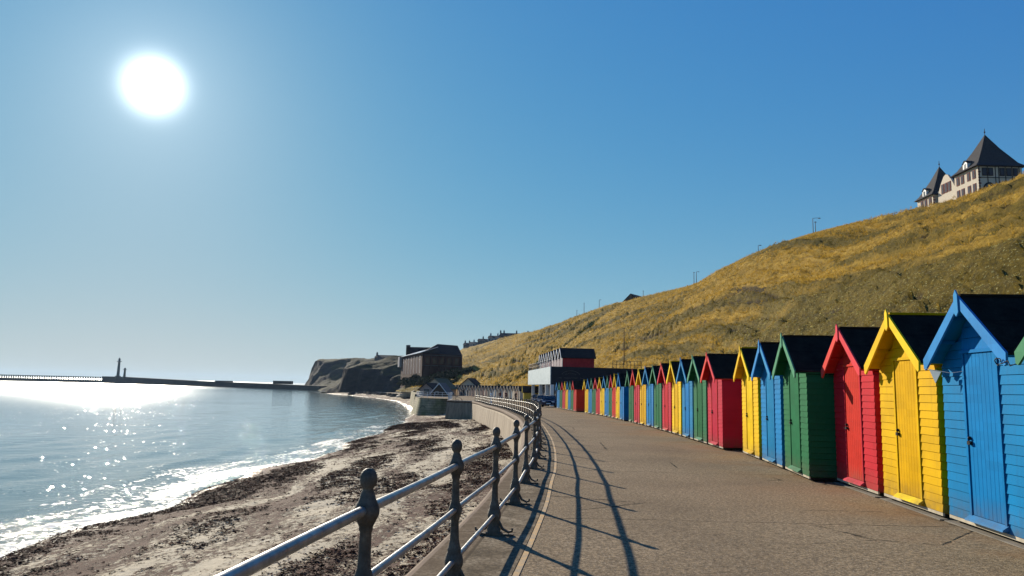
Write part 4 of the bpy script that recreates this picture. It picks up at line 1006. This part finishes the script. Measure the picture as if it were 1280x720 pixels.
# ------------------------------------------------------------------ cars
CARP = simple('navy_car_paint', (.012, .018, .05), .25, .1, spec=.4); CARP2 = simple('grey_car_paint', (.06, .07, .085), .3, .1, spec=.6)
TYRE = simple('tyre_rubber', (.015,.015,.015), .9); CHR = simple('bright_metal', (.6,.6,.6), .25, .1, metal=1); LAMPG = simple('headlight_glass', (.7,.7,.72), .15, .05)
def car(loc, rz, m, label):
    t = thing('parked_car', loc, rz, label, 'car', 'cars parked before the shop front')
    prof = [(-2.05,.30),(-2.1,.6),(-1.95,.82),(-1.1,.95),(-.45,1.40),(.8,1.45),(1.6,1.08),(2.0,.98),(2.08,.6),(2.0,.30)]
    b = MB(); body = []
    rows_ = [(-.86,.0),(-.84,1),(.84,1),(.86,0)]
    n = len(prof)
    def sec(y, top): return [(x*(1 if top else 1), y*(.80 if z > 1.1 else (.96 if z > .9 else 1)), z) for x, z in prof]
    L = sec(-.86, 0); Rr = sec(.86, 0)
    b.add(L+Rr, [list(range(n))[::-1], list(range(n, 2*n))]+[(i, (i+1) % n, n+(i+1) % n, n+i) for i in range(n)]); b.build('body', m, t)
    for nm, qq in (('windscreen', [(-1.06,.99),(-.50,1.37)]), ('rear_window', [(1.5,1.16),(.86,1.43)])):
        (xa, za), (xb, zb_) = qq; off = -.02 if nm == 'windscreen' else .02
        g = MB(); g.hexa([(xa+off,-.72,za+.02),(xb+off,-.62,zb_+.02),(xb+off,.62,zb_+.02),(xa+off,.72,za+.02)], [(xa+off*1.5,-.72,za+.035),(xb+off*1.5,-.62,zb_+.035),(xb+off*1.5,.62,zb_+.035),(xa+off*1.5,.72,za+.035)]); g.build(nm, GLASS, t)
    for s in (-1, 1):
        g = MB(); g.prism([(-.85, s*.83, 1.0), (-.4, s*.72, 1.34), (.75, s*.72, 1.38), (1.35, s*.83, 1.05)], (0, s*.02, 0)); g.build('side_window', GLASS, t)
        g = MB(); g.box(-2.12, -2.02, s*.55-.17, s*.55+.17, .62, .76); g.build('headlight', LAMPG, t)
        for x in (-1.3, 1.3):
            w_ = MB(); w_.lathe([(0,-.1),(.28,-.1),(.32,-.07),(.32,.07),(.28,.1),(0,.1)], n=16); w_.v = [(x+v[0], s*.78+v[2], .32+v[1]) for v in w_.v]; wo = w_.build('wheel', TYRE, t)
            w_ = MB(); w_.lathe([(0,.02),(.18,.015),(.19,0)], n=12); w_.v = [(x+v[0], s*(.885+v[2]), .32+v[1]) for v in w_.v]; w_.build('rim', CHR, wo)
    g = MB(); g.box(-2.13, -2.08, -.26, .26, .42, .53); g.build('number_plate', WHITE, t)
    g = MB(); g.box(-2.12, -2.06, -.45, .45, .55, .66); g.build('grille', TYRE, t)
    return t
def carat(px, Y, rz, m, label): q = at(px, 505, Y); car((q.x, Y, gz(Y)), rz, m, label)
carat(686.5, 93, R(84), CARP, 'dark navy car nearest the last coloured huts, facing the camera')
carat(678.5, 104, R(88), CARP2, 'dark grey car parked behind the navy one')
carat(671.5, 113, R(92), CARP, 'farthest navy car, left behind the grey one by the white columns')

# ------------------------------------------------------------------ pier, walkway and lighthouses
PIERM = simple('dark_pier_stone', (.05, .045, .04), .9, .2, .05)
pl = [at(400, 484, 640), at(330, 483, 720), at(245, 480, 830), at(150, 476, 960), at(127, 475, 1000)]
pier = thing('pier', (0,0,0), 0, 'long dark stone harbour pier stretching across the horizon to the lighthouses', 'pier')
b = MB(); ptop = SEA+8.2
for i in range(len(pl)-1):
    a, c = pl[i], pl[i+1]; zt0 = [at(400,482.5,640).z, at(330,479.5,720).z, at(245,476,830).z, at(150,470.8,960).z, at(127,470.3,1000).z]
    b.hexa([(a.x,a.y,-8),(a.x+4,a.y+9,-8),(c.x+4,c.y+9,-8),(c.x,c.y,-8)], [(a.x,a.y,zt0[i]),(a.x+4,a.y+9,zt0[i]),(c.x+4,c.y+9,zt0[i+1]),(c.x,c.y,zt0[i+1])])
b.build('pier_wall', PIERM, pier)
b = MB()
for px in (278, 352):
    q = at(px, 478, 790-(px-278)*1.3); b.box(q.x-8, q.x+9, q.y, q.y+6, 0, q.z+1.8+ (px-278)*-.005)
b.build('shed', PIERM, pier)
ext = thing('pier_extension', (0,0,0), 0, 'open legged walkway continuing left of the pier above a low dark wall', 'pier')
x0 = at(124, 470.3, 1004); x1 = at(-60, 467, 1050)
b = MB(); b.hexa([(x0.x,x0.y,-8),(x0.x,x0.y+8,-8),(x1.x,x1.y+8,-8),(x1.x,x1.y,-8)], [(x0.x,x0.y,at(124,475.0,1004).z),(x0.x,x0.y+8,at(124,475,1004).z),(x1.x,x1.y+8,at(-60,470.5,1050).z),(x1.x,x1.y,at(-60,470.5,1050).z)]); b.build('low_wall', PIERM, ext)
za, zb2 = at(124, 471.0, 1004).z, at(-60, 466.6, 1050).z
b = MB(); b.hexa([(x0.x,x0.y+2,za-.8),(x0.x,x0.y+6,za-.8),(x1.x,x1.y+6,zb2-.8),(x1.x,x1.y+2,zb2-.8)], [(x0.x,x0.y+2,za),(x0.x,x0.y+6,za),(x1.x,x1.y+6,zb2),(x1.x,x1.y+2,zb2)]); b.build('deck', PIERM, ext)
for i in range(62):
    t_ = i/62; x = x0.x+(x1.x-x0.x)*t_; y = x0.y+(x1.y-x0.y)*t_+3; zz = za+(zb2-za)*t_
    b = MB(); b.box(x-.5, x+.5, y, y+1.2, -6, zz-.8); b.build('pile', PIERM, ext)
def lighthouse(px, yb, yt, Y, r, label):
    a = at(px, yb, Y); z1 = at(px, yt, Y).z; H = z1-a.z; t = thing('lighthouse', a, 0, label, 'lighthouse', 'pier lighthouses')
    b = MB(); b.lathe([(0,-2),(r*1.9,-2),(r*1.9,H*.07),(r*1.15,H*.07),(r*1.05,H*.1),(r*.78,H*.76),(r*.85,H*.78),(0,H*.78)], n=14); b.build('tower', LTM, t)
    b = MB(); b.lathe([(0,H*.78),(r*1.7,H*.79),(r*1.7,H*.82),(0,H*.82)], n=14); b.build('gallery', LTM, t)
    b = MB(); b.lathe([(r*.75,H*.82),(r*.75,H*.9),(0,H*.9)], n=10); b.build('lantern', GLASS, t)
    b = MB(); b.lathe([(r*.9,H*.9),(r*.7,H*.94),(r*.2,H*.98),(.1,H),(0,H)], n=10); b.build('dome', LTM, t)
LTM = simple('dark_lighthouse_stone', (.12, .115, .09), .85)
lighthouse(147.3, 471.5, 447, 968, 1.75, 'taller lighthouse with balcony at the end of the stone pier')
lighthouse(155.3, 471.8, 459.5, 956, 1.45, 'shorter lighthouse just right of the tall one on the pier')

# ------------------------------------------------------------------ grass and scrub on the slope, weed on the beach (stuff)
def scatter_mesh(name, V, Fc, mats, mi=None):
    me = bpy.data.meshes.new(name); nv = len(V); nf = len(Fc)
    me.vertices.add(nv); me.vertices.foreach_set('co', V.astype(np.float32).ravel())
    k = Fc.shape[1]; me.loops.add(nf*k); me.loops.foreach_set('vertex_index', Fc.astype(np.int32).ravel())
    me.polygons.add(nf); me.polygons.foreach_set('loop_start', np.arange(0, nf*k, k, dtype=np.int32)); me.polygons.foreach_set('loop_total', np.full(nf, k, dtype=np.int32))
    for m in mats: me.materials.append(m)
    if mi is not None: me.polygons.foreach_set('material_index', mi.astype(np.int32))
    me.update(calc_edges=True); return link(name, me)
def grassm(name, a, b):
    k = N(name); p = k.geo(); c = k.ramp(k.noise(p, .5, 4, .7), [(.3, a), (.7, b)]); k.base(c); k.rough(.8, .1)
    tr = k.n('ShaderNodeBsdfTranslucent'); k.l(c, tr.inputs[0]); mx = k.n('ShaderNodeMixShader'); mx.inputs[0].default_value = .5
    k.l(k.b.outputs[0], mx.inputs[1]); k.l(tr.outputs[0], mx.inputs[2]); k.l(mx.outputs[0], k.out.inputs[0]); return k.m
G1 = grassm('dry_grass', (.25, .152, .018), (.51, .33, .055)); G2 = grassm('green_grass', (.075, .056, .008), (.22, .155, .022)); G3 = grassm('pale_leaf', (.22, .20, .05), (.55, .48, .20))
NT = 150000; bases = []; kinds = []; sizes = []; sl = []
for i in range(NT):
    si = (rng.random()**1.35)*(nst*.80)+nst*.07; u = rng.random()*1.02
    c, s, m = hillpt(si, u)
    if m < .6: continue
    g_, sc_, lw_ = hill_cover(s, m, u, c)
    if sc_ > .35 and rng.random() < .8: continue
    kk = 1 if g_+rng.normal(0, .07) > .52 else 0
    if lw_ > .5 and rng.random() < .45: kk = 2
    bases.append(c); kinds.append(kk); sizes.append((.23 if kk == 0 else .16 if kk == 1 else .15)*(1+.003*c.y)*rng.uniform(.5, 1.5)*(1 if u < .93 else .6))
B = np.array([tuple(b) for b in bases]); K = np.array(kinds); S = np.array(sizes); n = len(B); NB = 4
VV = []; KK = []
for q in range(NB):
    a = rng.random(n)*2*PI; wd = S*np.where(K == 2, .9, .16); hh = S*np.where(K == 2, .35, 1)*rng.uniform(.7, 1.2, n)
    r0 = S*.35*rng.random(n); ox = np.cos(a*3.1)*r0; oy = np.sin(a*3.1)*r0
    bx = np.stack([B[:,0]+ox, B[:,1]+oy, B[:,2]-.05], 1); dx = np.stack([np.cos(a), np.sin(a), 0*a], 1)*wd[:, None]/2
    lean = np.stack([-.35+rng.normal(0, .3, n), -.15+rng.normal(0, .3, n), np.ones(n)], 1)*hh[:, None]
    VV.append(np.stack([bx-dx, bx+dx, bx+lean], 1)); KK.append(K)
V = np.concatenate(VV).reshape(-1, 3); Fc = np.arange(len(V)).reshape(-1, 3)
o = scatter_mesh('grass', V, Fc, [G1, G2, G3], np.concatenate(KK)); tag(o, 'dry golden and green rough grass covering the steep slope', 'grass', kind='stuff')
# seaweed clumps
WEED = simple('brown_seaweed', (.11, .048, .030), .9, .5, 1.5, spec=.04); WEED2 = simple('black_seaweed', (.032, .018, .014), .9, .4, 1.5, spec=.04)
pts = []
tries = 0
while len(pts) < 60000 and tries < 400000:
    tries += 1
    Y = 2+118*rng.random()**1.5; sx = shoreX(Y); ex = edgeX(Y); d = rng.random()*(ex-sx)
    x = sx+d; bnd = fbm(d*.35, Y*.06, 3.3, 3)+.5*fbm(x*.5, Y*.5, 7, 3)
    e = .28*math.exp(-((d-2.2)/1.6)**2)+.10*math.exp(-((d-9)/2.5)**2)
    if bnd+e < .06+.42*rng.random() and rng.random() > .05: continue
    pts.append((x, Y, beach(Y, max(0, d/(ex+1.5-sx)))[0].z))
B = np.array(pts); n = len(B); VV = []
sz = rng.uniform(.015, .055, n)*(1+B[:,1]*.008)
for q in range(5):
    c = B+np.stack([rng.normal(0, 1, n)*sz, rng.normal(0, 1, n)*sz, rng.uniform(0, .5, n)*sz], 1)
    tri = [c+rng.normal(0, 1, (n, 3))*np.stack([sz, sz, sz*.35], 1)*.9 for _ in range(3)]
    VV.append(np.stack(tri, 1))
V = np.concatenate(VV).reshape(-1, 3); Fc = np.arange(len(V)).reshape(-1, 3)
o = scatter_mesh('seaweed', V, Fc, [WEED, WEED2], np.tile((rng.random(n) < .4).astype(int), 5)); tag(o, 'dark brown seaweed strewn in strand lines over the sand', 'seaweed', kind='stuff')
# pebbles
# ------------------------------------------------------------------ world and sun
SV = ray(192, 107).normalized(); EL = math.asin(SV.z); AZ = math.atan2(SV.x, SV.y)
w = bpy.data.worlds.new('World'); SC.world = w; w.use_nodes = True; nt = w.node_tree; bg = nt.nodes['Background']; outw = nt.nodes['World Output']
sky = nt.nodes.new('ShaderNodeTexSky'); sky.sky_type = 'NISHITA'; sky.sun_disc = False; sky.sun_elevation = EL; sky.sun_rotation = AZ
sky.air_density = 1.0; sky.dust_density = .25; sky.ozone_density = 2.2; sky.altitude = 0
bg.inputs[1].default_value = .1
tcw = nt.nodes.new('ShaderNodeTexCoord'); dt = nt.nodes.new('ShaderNodeVectorMath'); dt.operation = 'DOT_PRODUCT'; nrm = nt.nodes.new('ShaderNodeVectorMath'); nrm.operation = 'NORMALIZE'
nt.links.new(tcw.outputs['Generated'], nrm.inputs[0]); nt.links.new(nrm.outputs[0], dt.inputs[0]); dt.inputs[1].default_value = SV
def wm(op, a, b=0, c=0, clamp=False):
    m = nt.nodes.new('ShaderNodeMath'); m.operation = op; m.use_clamp = clamp
    for i, v in enumerate((a, b, c)):
        if isinstance(v, bpy.types.NodeSocket): nt.links.new(v, m.inputs[i])
        else: m.inputs[i].default_value = v
    return m.outputs[0]
ang = wm('MULTIPLY', wm('ARCCOSINE', wm('MINIMUM', dt.outputs['Value'], .999999)), 180/PI)
core = wm('EXPONENT', wm('MULTIPLY', wm('POWER', wm('DIVIDE', ang, 1.38), 2.0), -1.0))
aur = wm('EXPONENT', wm('MULTIPLY', ang, -1/3.6)); aur2 = wm('EXPONENT', wm('MULTIPLY', ang, -1/11.0))
gl = wm('ADD', wm('MULTIPLY', core, 2.2), wm('ADD', wm('MULTIPLY', aur, .20), wm('MULTIPLY', aur2, .02)))
hs = nt.nodes.new('ShaderNodeHueSaturation'); nt.links.new(sky.outputs[0], hs.inputs['Color']); hs.inputs['Saturation'].default_value = 1.0
def wv(op, a, b, sc=None):
    m = nt.nodes.new('ShaderNodeVectorMath'); m.operation = op
    for i, v in enumerate((a, b)):
        if isinstance(v, bpy.types.NodeSocket): nt.links.new(v, m.inputs[i])
        else: m.inputs[i].default_value = v
    return m.outputs[0]
lowsky = wv('MULTIPLY', hs.outputs[0], (.050, .072, .090))
# the bright air near the sun rolls off softly instead of burning out
g_ = 6.1
roll = wv('DIVIDE', wv('MULTIPLY', lowsky, (.70*g_, 1.87*g_, 6.2*g_)), wv('ADD', wv('MULTIPLY', lowsky, (.4, 2.6, 9.0)), (1, 1, 1)))
sz = nt.nodes.new('ShaderNodeSeparateXYZ'); nt.links.new(nrm.outputs[0], sz.inputs[0])
hz = wm('MULTIPLY', wm('EXPONENT', wm('MULTIPLY', wm('ABSOLUTE', sz.outputs[2]), -11.0)), .75)
mxh = nt.nodes.new('ShaderNodeMix'); mxh.data_type = 'RGBA'; nt.links.new(hz, mxh.inputs[0]); nt.links.new(roll, mxh.inputs[6]); mxh.inputs[7].default_value = (3.0, 3.85, 3.75, 1)
nt.links.new(mxh.outputs[2], bg.inputs[0])
bg2 = nt.nodes.new('ShaderNodeBackground'); bg2.inputs[0].default_value = (.93, 1.0, 1.0, 1); nt.links.new(gl, bg2.inputs[1])
ad = nt.nodes.new('ShaderNodeAddShader'); nt.links.new(bg.outputs[0], ad.inputs[0]); nt.links.new(bg2.outputs[0], ad.inputs[1]); nt.links.new(ad.outputs[0], outw.inputs[0])
ld = bpy.data.lights.new('sun', 'SUN'); ld.energy = 5.0; ld.angle = R(.53); ld.color = (1, .90, .74)
lo = bpy.data.objects.new('sun', ld); COL.objects.link(lo); lo.rotation_euler = SV.to_track_quat('Z', 'Y').to_euler(); lo.location = (0, 0, 60)

# thin sea haze: one even volume round everything
mb = MB(); mb.box(-16000, 1200, -3200, 9000, SEA-6.5, 75)
hzm = bpy.data.materials.new('haze_air'); hzm.use_nodes = True; ht_ = hzm.node_tree; ht_.nodes.remove(ht_.nodes['Principled BSDF'])
pv_ = ht_.nodes.new('ShaderNodeVolumePrincipled'); pv_.inputs['Density'].default_value = .00005; pv_.inputs['Color'].default_value = (.55, .75, 1, 1); pv_.inputs['Anisotropy'].default_value = .2
ht_.links.new(pv_.outputs[0], ht_.nodes['Material Output'].inputs['Volume'])
ho_ = mb.build('haze', hzm); ho_['kind'] = 'stuff'
# ------------------------------------------------------------------ camera
cd = bpy.data.cameras.new('camera'); cd.sensor_width = 36; cd.lens = F/1280*36; cd.clip_start = .05; cd.clip_end = 60000
co = bpy.data.objects.new('camera', cd); COL.objects.link(co); co.location = (0, 0, EYE)
c, s = math.cos(ROLL), math.sin(ROLL)
fw_ = ray(640, 360).normalized(); rt = (ray(641, 360)-ray(640, 360)).normalized(); up = rt.cross(fw_).normalized()
co.matrix_world = Matrix(((rt.x, up.x, -fw_.x, 0), (rt.y, up.y, -fw_.y, 0), (rt.z, up.z, -fw_.z, EYE), (0, 0, 0, 1)))
SC.camera = co
SC.view_settings.view_transform = 'Standard'; SC.view_settings.look = 'None'; SC.view_settings.exposure = .72; SC.view_settings.gamma = 1
try:
    SC.cycles.use_denoising = True; SC.cycles.max_bounces = 5; SC.cycles.sample_clamp_indirect = 6
except Exception: pass
